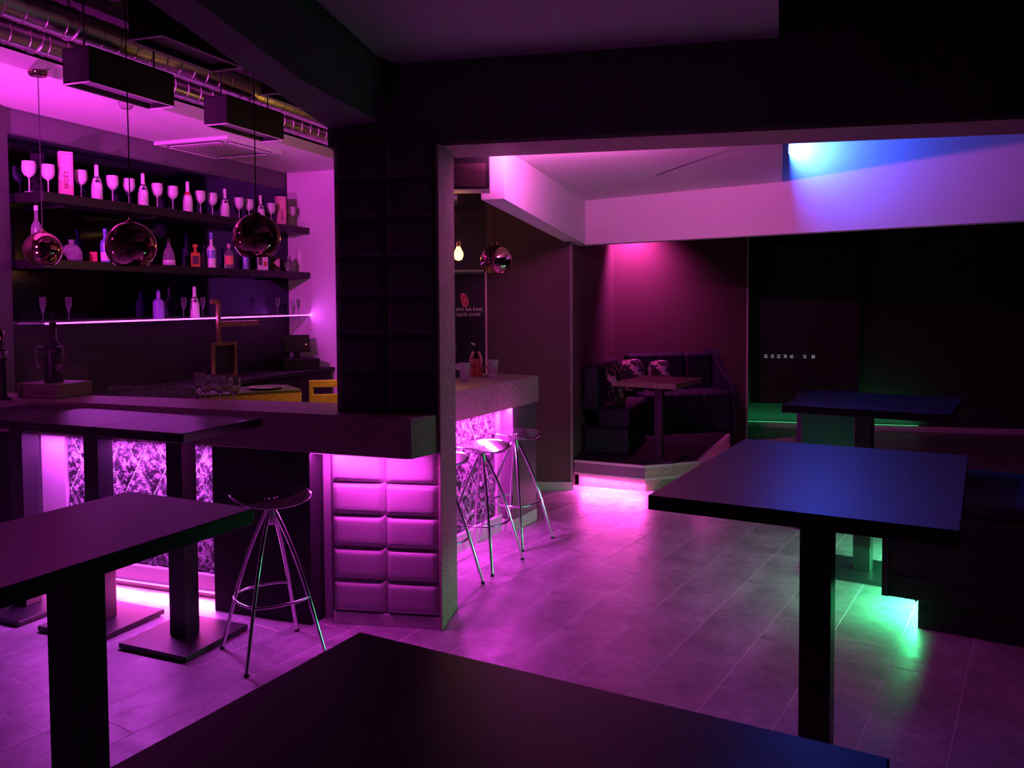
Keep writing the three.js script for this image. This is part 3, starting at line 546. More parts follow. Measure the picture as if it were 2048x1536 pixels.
{ // ceiling air unit
  const t = thing('ceiling_air_unit', 'square ceiling air conditioner cassette above the bar shelves', 'air conditioner'); const p = G(440, 293, 3.2), q = BB.loc(p); BB.place(t, q[0], q[1], 3.2);
  mesh('frame', bx(-.42, .42, -.03, 0, -.42, .42, .006), M.paint, t); mesh('grille', bx(-.27, .27, -.038, -.03, -.27, .27, .003), M.leather, t);
  for (let k = 0; k < 9; k++) mesh('slat', bx(-.25, .25, -.044, -.038, -.235 + k * .055, -.215 + k * .055), M.leather, t);
  for (const [a, b] of [[0, .345], [0, -.345], [.345, 0], [-.345, 0]]) { mesh('outlet', a ? bx(a - .03, a + .03, -.034, -.03, -.3, .3) : bx(-.3, .3, -.034, -.03, b - .03, b + .03), M.black, t); mesh('louvre', a ? bx(a - .012, a + .025, -.042, -.036, -.29, .29) : bx(-.29, .29, -.042, -.036, b - .012, b + .025), M.paint, t); }
  const s = thing('cord_shadow_disc', 'dark cord shadow modelled as a detector on the white ceiling strip', 'shadow_disc'); const d = G(252, 207, 3.19); s.position.set(d[0], 3.2, -d[1]); mesh('housing', lathe([[0, -.05], [.035, -.05], [.05, -.03], [.055, 0], [0, 0]], 20), M.wallGrey, s);  // disc modelled where a blurred cord shadow falls on the ceiling
}
// copper globe pendants
function pendant(label, u, v, z, r, topY) {
  const t = thing('globe_pendant', label, 'pendant lamp', 'copper globe pendants'); const c = D(u, v, z); t.position.set(c.x, c.y, c.z);
  const pr = []; for (let i = 0; i <= 24; i++) { const a = -Math.PI / 2 + .62 + (Math.PI - .72) * i / 24; pr.push([r * Math.cos(a), r * Math.sin(a)]); } const inner = pr.slice().reverse().map(([x, y]) => [x * .985, y * .985]);
  mesh('globe', lathe(pr.concat(inner), 48), M.copper, t); mesh('cap', lathe([[0, r * .96], [r * .2, r * .985], [r * .2, r * 1.03], [r * .08, r * 1.08], [r * .06, r * 1.2], [0, r * 1.2]], 16), M.copper, t);
  mesh('bulb', lathe([[0, -r * .25], [r * .2, -r * .15], [r * .24, 0], [r * .12, r * .3], [r * .1, r * .9], [0, r * .9]], 14), M.whiteGlass, t);
  mesh('cable', cyl(.0028, .0028, topY - c.y - r * 1.18 - .01, 0, (topY - c.y + r * 1.18) / 2, 0, 6), M.black, t);
  mesh('canopy', lathe([[0, topY - c.y - .03], [.05, topY - c.y - .03], [.06, topY - c.y - .012], [.06, topY - c.y], [0, topY - c.y]], 20), M.copper, t);
}
pendant('copper globe pendant hanging from the white ceiling strip', 86, 500, 5.5, .117, 3.2);
pendant('copper globe pendant hanging over the small table row', 262, 492, 4.06, .116, 3.5);
pendant('copper globe pendant hanging before the end of the bar shelves', 513, 475, 4.19, .116, 3.5);
pendant('copper globe pendant lit pink above the plastic cups', 992, 521, 5.95, .112, 3.5);

// ───────────────────────── things on and behind the bar ─────────────────────────
{ // display case with ornamental bottle
  const p0 = G(105, 792, SLAB1), F = new Frame(p0, LB.e);
  const t = thing('display_case', 'glass display case on a wooden base at the bar', 'display case'); F.place(t, 0, -.02, SLAB1 + .001);
  mesh('base', bx(-.165, .165, 0, .085, -.13, .13, .004), M.slab, t); mesh('base_moulding', bx(-.05, .175, .028, .036, .13, .138), M.woodPale, t);
  for (const [a, b, c, d] of [[-.15, .15, .11, .114], [-.15, .15, -.114, -.11]]) mesh('pane', bx(a, b, .086, .52, c, d), M.glass, t);
  for (const x of [-.15, .146]) mesh('pane', bx(x, x + .004, .086, .52, -.11, .11), M.glass, t); mesh('pane', bx(-.15, .15, .52, .524, -.114, .114), M.glass, t);
  const b = thing('ornate_bottle', 'large dark bottle inside the glass display case', 'bottle'); F.place(b, -.005, -.02, SLAB1 + .087);
  mesh('body', lathe([[0, 0], [.052, 0], [.056, .008], [.056, .20], [.050, .225], [.022, .255], [.019, .27], [.019, .34], [0, .34]], 24), std(.05, .04, .06, .3), b); mesh('cap', lathe(cap(.34, .02, .03), 16), M.black, b);
  for (const s of [-1, 1]) { mesh('horn', (() => { const c = new THREE.CatmullRomCurve3([[s * .055, .10, .02], [s * .085, .075, .03], [s * .105, .09, .03], [s * .125, .15, .025], [s * .138, .215, .02]].map(q => new THREE.Vector3(...q))); const g = new THREE.TubeGeometry(c, 16, .014, 8, false); const p = g.attributes.position; for (let i = 0; i < p.count; i++) { const k = Math.floor(i / 9) / 16; const c0 = c.getPoint(k); const f = 1.15 - .85 * k; p.setXYZ(i, c0.x + (p.getX(i) - c0.x) * f, c0.y + (p.getY(i) - c0.y) * f, c0.z + (p.getZ(i) - c0.z) * f); } g.computeVertexNormals(); return g; })(), std(.26, .22, .22, .45), b);
    mesh('crest', tube([[s * .052, .215, .03], [s * .075, .222, .035], [s * .10, .216, .035]], .006, 8, 6), M.steel, b); }
}
{ // beer tap at the left edge
  const p = G(6, 800, SLAB1), t = thing('beer_tap', 'dark beer tap column with pale handle beside the display case', 'beer tap'); t.position.set(p[0], SLAB1, -p[1]); t.rotation.y = LB.th;
  mesh('column', lathe([[0, 0], [.045, 0], [.045, .01], [.022, .02], [.020, .24], [.028, .25], [.028, .30], [0, .31]], 20), M.black, t); mesh('spout', tube([[0, .27, .02], [0, .275, .08], [0, .25, .10], [0, .20, .10]], .009, 12, 8), M.steel, t);
  mesh('collar', lathe([[.0285, .252], [.033, .255], [.033, .29], [.0285, .293]], 16), M.steel, t); mesh('handle', lathe([[0, .31], [.009, .31], [.014, .36], [.016, .41], [.008, .43], [0, .43]], 14), M.copper, t);
}
// stemmed glasses and tumblers along the inner edge of the bar
const wine = lathe([[0, 0], [.033, 0], [.033, .002], [.005, .006], [.004, .02], [.004, .085], [.013, .095], [.034, .12], [.040, .15], [.035, .20], [.034, .20], [.0388, .15], [.033, .122], [.012, .099], [0, .097]], 18);
const tumbler = lathe([[0, 0], [.023, 0], [.025, .004], [.030, .11], [.0285, .11], [.0238, .010], [0, .009]], 16);
{
  const t = thing('speed_rail', 'dark lower bar ledge carrying rows of clear glasses', 'ledge'); const a = Math.min(LB.loc(G(161, 792, SLAB1))[1], LB.loc(G(677, 806, SLAB1))[1]) - .01; LB.place(t);
  mesh('ledge', bx(-2.55, -1.12, SLAB0 + .09, SLAB0 + .12, a - .36, a - .012, .003), M.postDark, t); mesh('support', bx(-2.5, -2.46, 0, SLAB0 + .09, a - .34, a - .3), M.black, t); mesh('support', bx(-1.2, -1.16, 0, SLAB0 + .09, a - .34, a - .3), M.black, t);
  const y = SLAB0 + .121; let k = 0;
  for (let i = 0; i < 8; i++) for (const z of [-.07, -.16]) { const u = 225 + i * 21 + (z < -.1 ? 10 : 0); const h = LB.hit(u, 780, a + z); const m = solo('tumbler', tumbler, M.glassClear, 'clear tumbler in the rows behind the bar counter', 'glass', 'tumblers behind the counter'); LB.place(m, h.x, a + z, y); }
  for (const [u, z] of [[412, -.07], [440, -.07], [468, -.07], [426, -.17], [454, -.17], [400, -.27]]) { const h = LB.hit(u, 780, a + z); const m = solo('wine_glass', wine, M.glassClear, 'clear wine glass at the end of the tumbler rows', 'glass', 'wine glasses behind the counter'); LB.place(m, h.x, a + z, y); }
}
{ // golden wooden rack, drawer and frame; the tall post models a mirror reflection
  const F = BB; const t = thing('wooden_rack', 'golden wooden rack with two rails lit warm behind the counter', 'rack');
  const h = BB.hit(622, 790, .95); BB.place(t, h.x, .95, 0);
  const P0 = D(622, 806, 6.5), P1 = D(684, 806, 6.2); t.position.set(P0.x, 0, P0.z); t.rotation.y = .12;
  mesh('upright', bx(-.012, .022, .5, 1.06, -.02, .02, .003), M.wood, t); mesh('upright', bx(.40, .434, .5, 1.06, -.02, .02, .003), M.wood, t);
  mesh('rail', bx(-.012, .434, 1.03, 1.085, -.018, .022, .003), M.wood, t); mesh('rail', bx(.022, .40, .86, .975, -.016, .016, .003), M.wood, t); mesh('shelf_board', bx(-.01, .43, .48, .5, -.25, .02), M.wood, t);
  for (const x of [0, .4]) mesh('foot', bx(x - .012, x + .022, 0, .5, -.24, .02, .003), M.wood, t);
  const d = thing('drawer_unit', 'golden wooden drawer front running up to the rack', 'drawer'); d.position.set(-1.95, 0, -6.05); d.rotation.y = .50;
  mesh('body', bx(-.3, .42, .0, 1.02, -.45, -.01), M.black, d); mesh('front', bx(-.3, .42, .93, 1.03, -.01, .012, .003), M.wood, d); mesh('top', bx(-.3, .42, 1.02, 1.04, -.45, .012), M.postDark, d);
  const sm = thing('cash_register', 'black cash register with small red light behind the counter', 'cash register'); BB.place(sm, BBLEN - .34, .34, .941, -.7);
  mesh('body', bx(-.2, .2, 0, .12, -.2, .18, .01), M.black, sm); mesh('keypad', bx(-.16, .02, .12, .128, -.02, .15, .003), M.postDark, sm); mesh('receipt_slot', bx(.06, .17, .12, .124, -.12, -.1), M.black, sm); mesh('screen', rbox(.3, .2, .025, .008).rotateX(-.2).translate(0, .28, -.03), M.black, sm); mesh('stand', bx(-.03, .03, .12, .2, -.05, -.02), M.black, sm); mesh('power_light', new THREE.SphereGeometry(.005, 8, 6).translate(.10, .27, .0), glow(new THREE.Color(1, .12, .05), 6), sm);
  const f1 = thing('framed_board', 'golden wooden framed board standing on the dark back counter', 'frame'); const q = BB.hit(450, 770, .35); BB.place(f1, q.x, .35, .941);
  const fr = (w, h, t0, y, par, m) => { for (const s of [-1, 1]) mesh('stile', bx(s > 0 ? w / 2 - t0 : -w / 2, s > 0 ? w / 2 : -w / 2 + t0, y, y + h, -.012, .012, .003), m, par); mesh('rail', bx(-w / 2, w / 2, y + h - t0, y + h, -.013, .013, .003), m, par); mesh('rail', bx(-w / 2, w / 2, y, y + t0, -.013, .013, .003), m, par); };
  fr(.36, .36, .035, 0, f1, M.wood); mesh('board', bx(-.15, .15, .03, .33, -.01, -.005), M.black, f1);
  const f2 = thing('reflection_post', 'golden post and rail modelled for a mirror reflection by the glass shelf', 'post'); const q2 = BB.hit(437, 650, .32); BB.place(f2, q2.x, .32, .941);  // solid wood put in for a reflection in the mirror
  mesh('post', bx(-.02, .02, 0, .78, -.015, .015, .003), M.wood, f2); mesh('rail', bx(-.10, .02, .74, .78, -.015, .015, .003), M.wood, f2); mesh('rail', bx(.02, .62, .51, .565, -.015, .012, .003), M.wood, f2); mesh('rail_clip', bx(.36, .385, .50, .57, .012, .018), M.woodPale, f2);
  const pl = thing('serving_tray', 'round dark tray with pale rim lying behind the counter', 'tray'); pl.position.set(-1.86, 1.041, -6.30); mesh('tray', lathe([[0, 0], [.11, 0], [.125, .014], [.13, .016], [.128, .018], [.11, .004], [0, .004]], 28), M.steel, pl);
}
{ // drinks fridge with poster door
  const z = 7.32, a = D(905, 543, z), xr = D(973, 600, z).x, w = .62, hgt = a.y;
  const t = thing('drinks_fridge', 'tall dark drinks fridge with lemon picture and white lettering', 'fridge'); t.position.set(xr - w / 2, 0, -z);
  mesh('body', bx(-w / 2, w / 2, .06, hgt, -.45, -.004, .008), M.wallDark, t); mesh('foot', bx(-w / 2 + .03, w / 2 - .03, 0, .06, -.42, -.03), M.black, t); mesh('top_edge', bx(-w / 2, w / 2, hgt, hgt + .012, -.45, 0), M.paint, t);
  const left = D(911, 600, z).x - (xr - w / 2), cv = .32;
  const tx = textTex(1024, 1024, '#151420', (x, W, H) => { const s = W / w; const X = m => (m + w / 2) * s, yAt = v => D(940, v, z).y; const Y = yy => H * (1 - (yy - .5) / (hgt - .52));
    x.fillStyle = '#f0cfdc'; x.textBaseline = 'middle'; const fs = Math.round(.030 * H / (hgt - .52) * 1.2); x.font = 'bold ' + fs + 'px sans-serif';
    const fit = (txt, v, u1) => { const wpx = X(D(u1, v, z).x - (xr - w / 2)) - X(left); const mw = x.measureText(txt).width; x.save(); x.translate(X(left) + 2, Y(yAt(v))); x.scale(wpx / mw, 1); x.fillText(txt, 0, 0); x.restore(); };
    fit('OVI NA PAN,', 619, 967); fit('VJEŽI DAN!', 629, 961);
    const lx = X(D(929, 600, z).x - (xr - w / 2)), ly = Y(yAt(600)); x.save(); x.translate(lx, ly); x.rotate(.45); x.scale(1, H / (hgt - .52) / s); x.fillStyle = '#e87b86'; x.beginPath(); x.ellipse(0, 0, 62, 88, 0, 0, 7); x.fill(); x.beginPath(); x.moveTo(-25, 75); x.lineTo(0, 112); x.lineTo(25, 75); x.fill(); x.fillStyle = '#b8283e'; x.beginPath(); x.ellipse(0, 0, 47, 70, 0, 0, 7); x.fill(); x.strokeStyle = '#e87b86'; x.lineWidth = 7; for (let k = 0; k < 4; k++) { const an = k * Math.PI / 4; x.beginPath(); x.moveTo(-47 * Math.cos(an), -70 * Math.sin(an)); x.lineTo(47 * Math.cos(an), 70 * Math.sin(an)); x.stroke(); } x.restore(); });
  const [g, m] = card(w, hgt - .52, tx, .4); mesh('door_print', g.translate(0, .5 + (hgt - .52) / 2, .001), m, t); mesh('door_lower', bx(-w / 2, w / 2, .07, .5, -.004, 0), M.wallDark, t); mesh('door_trim', bx(w / 2 - .012, w / 2 + .004, .07, hgt, -.004, .006), M.boxPink, t);
}
// plastic cups and bottles on the grey slab
const cup = lathe([[0, 0], [.030, 0], [.031, .003], [.041, .125], [.044, .127], [.043, .13], [.0395, .126], [.0295, .005], [0, .004]], 22);
for (const [u, v, lab] of [[929, 763, 'clear plastic cup on the grey slab before the dark bottles'], [986, 755, 'clear plastic cup on the grey slab beside the amber bottle']]) { const p = G(u, v, SLAB1), t = thing('plastic_cup', lab, 'cup', 'plastic cups on the grey slab'); t.position.set(p[0], SLAB1 + .001, -p[1]); mesh('wall', cup, phy(.95, .92, .95, .12, { transmission: .8, thickness: 0 }), t); mesh('rim', new THREE.TorusGeometry(.0425, .0018, 6, 24).rotateX(Math.PI / 2).translate(0, .129, 0), M.whitePlastic, t); }
{
  const p = G(922, 757, SLAB1), t = thing('dark_bottle', 'dark beer bottle behind the plastic cup nearest the pillar', 'bottle'); t.position.set(p[0] - .03, SLAB1 + .001, -p[1] - .12);
  mesh('body', lathe([[0, 0], [.029, 0], [.031, .005], [.031, .13], [.015, .19], [.013, .25], [.0145, .255], [.0145, .268], [0, .27]], 20), M.black, t); mesh('label', new THREE.CylinderGeometry(.0314, .0314, .05, 14, 1, true, -1, 2).translate(0, .08, 0), M.label, t);
  const q = G(952, 753, SLAB1), s = thing('pump_bottle', 'squat amber bottle with dark pump top and curved side grips', 'bottle'); s.position.set(q[0], SLAB1 + .001, -q[1] - .05);
  mesh('body', lathe([[0, 0], [.045, 0], [.048, .006], [.046, .06], [.036, .10], [.022, .125], [.016, .135], [0, .136]], 20), std(.42, .10, .05, .35), s);
  for (const k of [-1, 1]) mesh('grip', tube([[k * .034, .06, .02], [k * .040, .11, .03], [k * .03, .16, .03], [k * .018, .185, .025]], .011, 12, 8), std(.75, .35, .30, .4), s);
  mesh('neck', lathe([[0, .13], [.017, .13], [.017, .185], [.02, .19], [.02, .2], [0, .2]], 16), M.black, s); mesh('pump_head', lathe([[0, .2], [.012, .2], [.018, .215], [.018, .235], [.010, .245], [0, .246]], 14), M.black, s); mesh('spout', tube([[0, .235, 0], [-.02, .245, .02], [-.035, .25, .03]], .007, 8, 6), M.label, s); mesh('side_arm', tube([[.03, .03, .02], [.07, .065, .03], [.105, .07, .03]], .010, 8, 6), std(.6, .22, .2, .4), s);
}
// warm filament bulbs
function filament(label, u, v, z, I) {
  const c = D(u, v, z), t = thing('filament_bulb', label, 'bulb', 'warm filament bulbs'); t.position.copy(c);
  mesh('glass', lathe([[0, -.06], [.03, -.05], [.044, -.015], [.042, .012], [.022, .05], [.016, .07], [0, .07]], 20), glow(WARM, 10), t); mesh('socket', lathe([[0, .065], [.02, .066], [.022, .11], [.012, .125], [0, .125]], 16), M.copper, t); mesh('cable', cyl(.003, .003, 3.5 - c.y - .12, 0, (3.5 - c.y + .12) / 2, 0, 6), M.black, t);
  const l = new THREE.PointLight(WARM, I, 0, 2); l.castShadow = true; l.shadow.radius = 1.6; t.add(l);
}
filament('glowing warm bulb hanging on a cable above the drinks fridge', 917, 508, 7.6, LV.bulb);
filament('glowing warm bulb hanging behind the padded pillar, next to the fridge bulb', 800, 500, 7.4, LV.hiddenBulb);
filament('glowing warm bulb hanging behind the padded pillar above the wooden rack', 740, 480, 7.0, LV.hiddenBulb);
{ // unseen warm lamp added to gild the wooden rack and drawer
  const p = D(720, 540, 6.1), t = thing('warm_fill_lamp', 'added warm fill lamp hidden behind the padded pillar to gild the wooden rack', 'added lamp'); t.position.copy(p);
  mesh('shade', lathe([[.02, .06], [.03, .05], [.085, -.05], [.082, -.05], [.026, .046], [.02, .05]], 24), M.black, t); mesh('bulb', new THREE.SphereGeometry(.022, 14, 10).translate(0, -.01, 0), glow(WARM, 8), t); mesh('cable', cyl(.003, .003, 3.5 - p.y - .05, 0, (3.5 - p.y + .05) / 2, 0, 6), M.black, t);
  const l = new THREE.SpotLight(WARM, LV.goldFill, 0, .85, .6, 2); l.position.set(0, -.035, 0); l.target.position.set(-.5, -1.0, -.38); l.castShadow = true; l.shadow.radius = 1; t.add(l); t.add(l.target);
}
// colour flood lamps out of view by the side wall, upper one added for the shelves
function flood(label, pos, aim, w, h, color, L, mount) {
  const t = thing('flood_lamp', label, 'flood lamp', 'colour flood lamps'); t.position.set(...pos);
  const d = new THREE.Vector3(...aim).sub(t.position).normalize(), q = new THREE.Quaternion().setFromUnitVectors(new THREE.Vector3(0, 0, -1), d);
  mesh('housing', rbox(w + .04, h + .04, .06, .01, 0, 0, .035).applyQuaternion(q), M.black, t); mesh('lens', box(w, h, .004, 0, 0, 0).applyQuaternion(q), glow(color, 6), t); mesh('mount', mount, M.black, t);
  const l = new THREE.SpotLight(color, L, 0, .50, .85, 2); l.position.copy(d).multiplyScalar(.03); l.target.position.copy(d).multiplyScalar(3); l.castShadow = true; l.shadow.radius = 4; t.add(l); t.add(l.target);
}
flood('magenta colour flood lamp on a floor stand at the dark side wall', [-3.3, 1.35, -3.5], [-2.9, 3.6, -6.6], .26, .18, MAGENTA, LV.wash, mergeGeometries([cyl(.015, .015, 1.28, 0, -.70, .04, 10), cyl(.16, .16, .02, 0, -1.34, .04, 20)]));
flood('added magenta fill lamp mounted higher on the floor stand at the side wall', [-3.3, 2.62, -3.46], [-3.15, 2.35, -7.4], .26, .18, MAGENTA, LV.washFill, cyl(.015, .015, 1.06, 0, -.62, .0, 10));
{ const f = new Frame(bB0, bE); led(f, .36, .86, BEAM0 + .03, -.012, .03, [1.2, -1], ROSE, LV.beamFill, 5, 'added magenta fill strip hidden on the rear of the dark beam', 'added beam fill strips'); }  // unseen strip, added to brighten the bulkheads and middle ceiling

// ───────────────────────── seating alcove ─────────────────────────
const AF = new Frame(AC, sub(AE, AC)), SF = new Frame(A0, sub(AC, A0));
{
  const p0 = [.541, 7.525], p1 = G(1290, 932, .25), p2 = G(1397, 923, .25), p3 = G(1460, 868, .25), p4 = add(AF.pt(AF.loc(p3)[0] + .02, .01), [0, 0]);
  const t = thing('seating_platform', 'raised dark platform with pale stepped edge in the alcove', 'platform');
  const c = [1.4, 8.6], inset = (p, k) => { const d = nrm(sub(c, p)); return add(p, d, k); };
  const poly = [add(p0, [.015, 0]), p1, p2, p3, p4, add(AC, [.02, -.02])], poly2 = [add(inset(p0, .11), [-.005, 0]), inset(p1, .12), inset(p2, .12), add(inset(p3, .1), [-.02, 0]), add(p4, [-.1, 0]), add(AC, [.03, -.03])];
  mesh('deck', prism(poly.map((p, i) => i < 4 ? inset(p, .012) : p), .128, .243), M.carpet, t); mesh('base', prism(poly2, 0, .128), M.lining, t); mesh('carpet', prism(poly.map((p, i) => i < 4 ? inset(p, .03) : p), .243, .25), M.carpet, t);
  const edge = [poly[0], p1, p2, p3];
  for (let i = 0; i < 3; i++) { const a = edge[i], b = edge[i + 1], e = nrm(sub(b, a)), n = [-e[1], e[0]]; const strip = (y0, y1, k0, k1, m, nm) => mesh(nm, prism([add(a, n, k0), add(b, n, k0), add(b, n, k1), add(a, n, k1)], y0, y1), m, t);
    strip(.232, .252, -.004, .03, M.plinth, 'nosing'); strip(.14, .232, 0, .011, i === 0 ? M.wallDark : M.lining, 'riser_board'); strip(.122, .14, -.003, .02, M.plinth, 'lower_trim'); }
  const f0 = new Frame(poly[0], sub(p1, poly[0])), L0 = Math.hypot(...sub(p1, poly[0]));
  led(f0, .04, L0 - .02, .117, -.07, .016, [-1, .85], PINK, LV.stepPink, 6, 'pink light strip under the front edge of the raised platform', 'platform light strips');
  const f2 = new Frame(p2, sub(p3, p2)); led(f2, .15, 1.6, .117, -.06, .016, [-1, .4], PINK, LV.stepRight, 5, 'pink light strip under the slanting edge of the raised platform', 'platform light strips');
}
{ // corner sofa
  const t = thing('corner_sofa', 'dark blue upholstered corner sofa on the raised platform', 'sofa'); const h = AF.hit(1455, 800, .55), W = h.x; AF.place(t, 0, 0, .251);
  mesh('base', bx(.12, W, 0, .24, .05, .62, .01), M.sofa, t); const n = 3, sw = (W - .1) / n;
  for (let k = 0; k < n; k++) { mesh('seat_cushion', bx(.1 + k * sw, .1 + (k + 1) * sw - .006, .24, .43, .18, .66, .04), M.sofa, t); mesh('back_cushion', bx(.1 + k * sw, .1 + (k + 1) * sw - .006, .40, .835, .02, .2, .04), M.sofa, t); }
  const sh = new THREE.Shape(); sh.moveTo(.02, 0); sh.lineTo(.66, 0); sh.lineTo(.66, .40); sh.quadraticCurveTo(.64, .50, .5, .56); sh.quadraticCurveTo(.30, .66, .24, .80); sh.quadraticCurveTo(.2, .86, .12, .86); sh.lineTo(.02, .86); sh.closePath();
  mesh('end_panel', new THREE.ExtrudeGeometry(sh, { depth: .05, bevelEnabled: true, bevelSize: .008, bevelThickness: .008, bevelSegments: 2 }).rotateY(-Math.PI / 2).translate(W + .06, 0, 0), M.sofa, t);
  const t2 = thing('side_sofa', 'dark blue upholstered bench along the alcove side wall', 'sofa'); SF.place(t2, 0, 0, .251); const L = Math.hypot(...sub(AC, A0)) - .70;
  mesh('base', bx(.25, L, 0, .24, .05, .46, .01), M.sofa, t2); for (let k = 0; k < 2; k++) { const w = (L - .25) / 2; mesh('seat_cushion', bx(.25 + k * w, .25 + (k + 1) * w - .006, .24, .43, .16, .48, .04), M.sofa, t2); mesh('back_cushion', bx(.25 + k * w, .25 + (k + 1) * w - .006, .40, .835, .02, .18, .04), M.sofa, t2); }
}
function cushion(label, w, h, d) { const g = new THREE.SphereGeometry(1, 24, 18), p = g.attributes.position; const sp = (v, k) => Math.sign(v) * Math.pow(Math.abs(v), k);
  for (let i = 0; i < p.count; i++) { const x = p.getX(i), y = p.getY(i), z = p.getZ(i); p.setXYZ(i, sp(x, .5) * w / 2, sp(y, .5) * h / 2, z * d / 2); } g.computeVertexNormals(); return solo('floral_cushion', g, M.floral, label, 'cushion', 'floral cushions on the alcove seats'); }
{ const a = cushion('floral cushion leaning at the open end of the side bench', .42, .42, .15); SF.place(a, .48, .30, .251 + .43 + .20, .05); a.rotation.order = 'YXZ'; a.rotation.x = -.2;
  const h = AF.hit(1262, 735, .3); const b = cushion('floral cushion on the corner sofa behind the pale table', .30, .38, .13); AF.place(b, h.x, .33, .251 + .43 + .17, .05); b.rotation.order = 'YXZ'; b.rotation.x = -.2;
  const h2 = AF.hit(1312, 735, .3); const c = cushion('smaller floral cushion on the corner sofa next to a larger one', .26, .36, .13); AF.place(c, h2.x + .03, .33, .251 + .43 + .16, -.05); c.rotation.order = 'YXZ'; c.rotation.x = -.2; }
{ // alcove table
  const yT = .97, a = G(1231, 763, yT), b = G(1352, 769, yT), e = nrm(sub(b, a)), n = [-e[1], e[0]], w = Math.hypot(...sub(b, a)), d = .68; const t = thing('alcove_table', 'pale wooden table top on a dark post in the seating alcove', 'table'); new Frame(add(add(a, e, w / 2), n, d / 2), e).place(t, 0, 0, .2525);
  mesh('table_top', bx(-w / 2, w / 2, yT - .251 - .045, yT - .251, -d / 2, d / 2, .004), M.woodPale, t); mesh('post', bx(-.035, .035, .02, yT - .3, -.035, .035), M.tableLeg, t); mesh('base_plate', bx(-.2, .2, 0, .02, -.2, .2, .003), M.tableLeg, t);
}
{ // ceiling spot over the alcove corner
  const t = thing('ceiling_spot', 'small pink spotlight above the alcove corner behind the bulkhead', 'spotlight'); AF.place(t, .24, .30, 2.66);
  mesh('housing', lathe([[.0, .06], [.045, .06], [.045, -.05], [.038, -.052], [.036, .02], [0, .02]], 18), M.paint, t); mesh('lens', cyl(.034, .034, .004, 0, -.02, 0, 18), glow(PINK, 6), t);
  mesh('stem', cyl(.01, .01, .78, 0, .45, 0, 8), M.black, t);
  const l = new THREE.SpotLight(PINK, LV.alcoveSpot, 0, 1.15, 1, 2); l.position.set(0, -.06, 0); l.target.position.set(-.02, -1.0, -.42); l.castShadow = true; l.shadow.radius = 1.5; t.add(l); t.add(l.target);
}

// ───────────────────────── right side: banquette, far tables, cabinet ─────────────────────────
const BQ = G(1765, 1190, .15), BF = new Frame(BQ, [Math.cos(32.5 * Math.PI / 180), -Math.sin(32.5 * Math.PI / 180)]);   // x along the front face, -z away
{
  const t = thing('banquette', 'dark floating bench block with green light under its side', 'bench'); BF.place(t);
  mesh('seat_box', bx(0, 2.0, .15, .60, -1.0, 0, .006), M.postDark, t); mesh('fascia_trim', bx(.03, 2.0, .245, .265, 0, .006), M.plate, t); mesh('corner_trim', bx(-.004, .03, .15, .60, 0, .006), M.plate, t);
  mesh('base', bx(.165, 2.0, 0, .15, -1.0, -.03), M.postDark, t); mesh('seat_cushion', bx(.02, 2.0, .60, .68, -.98, -.02, .03), M.sofa, t); mesh('backrest', bx(1.85, 2.0, .68, 1.15, -1.0, 0, .03), M.sofa, t);
  const sd = new Frame(BF.pt(.145, -.03), TILE.e);
  led(sd, 0.005, .95, .138, 0, .022, [-1, -1], GREEN, LV.green, 9, 'green light strip under the side of the dark bench block', 'bench light strips');
  const t3 = thing('pale_plinth', 'pale box plinth catching green light beyond the bench block', 'plinth'); BF.place(t3, -.02, -1.05); mesh('block', bx(.02, .5, 0, .30, -.5, -.02, .004), M.plinth, t3); mesh('top_board', bx(.01, .51, .30, .38, -.51, -.01, .004), M.paint, t3);
  led(new Frame(BF.pt(-.012, -1.13), TILE.e), 0, .40, .285, 0, .016, [-.5, -1], GREEN, LV.greenPlinth, 6, 'green light strip on the side of the pale box plinth', 'bench light strips');
}
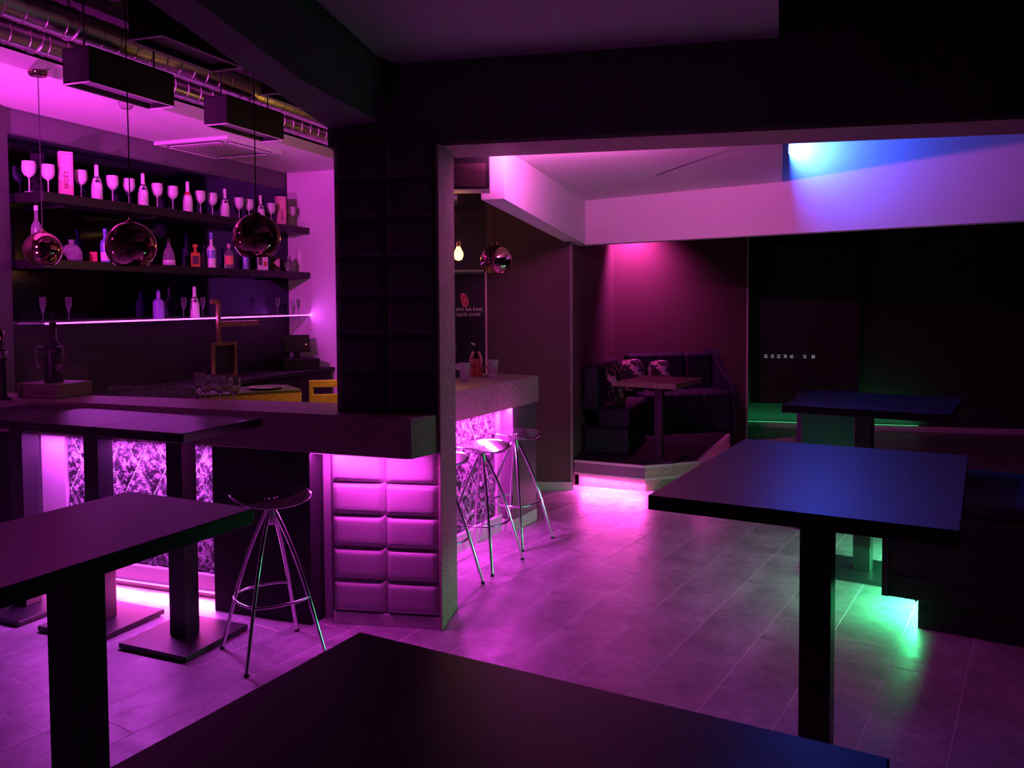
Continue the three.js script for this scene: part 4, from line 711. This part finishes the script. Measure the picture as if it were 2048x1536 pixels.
{ // far high table
  const a = G(1563, 809, 1.1), e = BF.e, n = [-e[1], e[0]]; highTable('high_table', 'black high table standing beyond the dark bench block', .85, .85, add(add(a, e, .425), n, .425), e, 'long black high tables', [-.1, -.25]);
  const b = D(1655, 860, 6.1), t = thing('dark_bench', 'dark upright bench back beyond the far high table', 'bench'); t.position.set(b.x, 0, b.z); t.rotation.y = -.12; mesh('back', bx(-.21, .21, 0, 1.02, -.06, .06, .02), M.sofa, t); mesh('seat', bx(-.21, .21, .38, .46, -.5, -.06, .02), M.sofa, t); mesh('leg', bx(-.2, -.16, 0, .38, -.48, -.44), M.black, t); mesh('leg', bx(.16, .2, 0, .38, -.48, -.44), M.black, t);
}
{ // far wall pieces
  struct('wall_corridor', wallLine([2.6, 11.2], [6.7, 10.2], .12, 0, 3.5), M.corridor, 'dark grey wall behind the far tables');
  struct('baseboard_corridor', wallLine([2.6, 11.17], [6.7, 10.17], .03, 0, .07), M.plinth, 'pale baseboard along the corridor wall');
  const F = new Frame([2.6, 11.17], [4.1, -1.0]); const x0 = F.hit(1502, 600, .25).x, x1 = F.hit(1720, 600, .25).x;
  const t = thing('black_cabinet', 'tall black cabinet with a row of small pale figures', 'cabinet'); F.place(t); mesh('body', bx(x0, x1, .35, 2.4, .03, .25, .004), M.black, t); mesh('leg', bx(x0 + .62, x0 + .7, 0, .35, .1, .2), M.plinth, t); mesh('leg', bx(x1 - .1, x1 - .02, 0, .35, .1, .2), M.black, t);
  const c0 = F.hit(1527, 713, .252), c1 = F.hit(1634, 713, .252), w = c1.x - c0.x, hh = .06;
  const tx = textTex(1024, 56, '#050506', (x, W, H) => { x.fillStyle = '#c2cccc'; x.font = 'bold 62px sans-serif'; x.textBaseline = 'middle'; const tw = 1024 / 107; ['22', '15', '22', '70', '42'].forEach((s, i) => x.fillText(s, (1 + i * 13) * tw, H / 2)); x.fillText('12', 79 * tw, H / 2); x.fillText('00', 96 * tw, H / 2); });
  const [g, m] = card(w, .055, tx, .5); m.emissiveMap = tx; m.emissive = new THREE.Color(1, 1, 1); m.emissiveIntensity = .35; mesh('figure_strip', g.translate((c0.x + c1.x) / 2, (c0.y + c1.y) / 2, .2515), m, t);
  led(F, .15, 2.6, .085, .06, .02, [1, -.25], GREEN, LV.greenFar, 2, 'green light strip low on the corridor wall', 'corridor light strips');
}
{ // blue light in the upper recess behind the middle ceiling edge
  const q = add(eTop, eDir, -.18), fr = new Frame(add(q, eDir, .1), eDir);
  led(fr, -.42, 0, HT + .24, .04, .05, [.05, 1], BLUE, LV.blueCove, 4, 'blue violet cove light strip on top of the middle ceiling edge', 'cove light strips');
}
renderer.render(scene, camera);
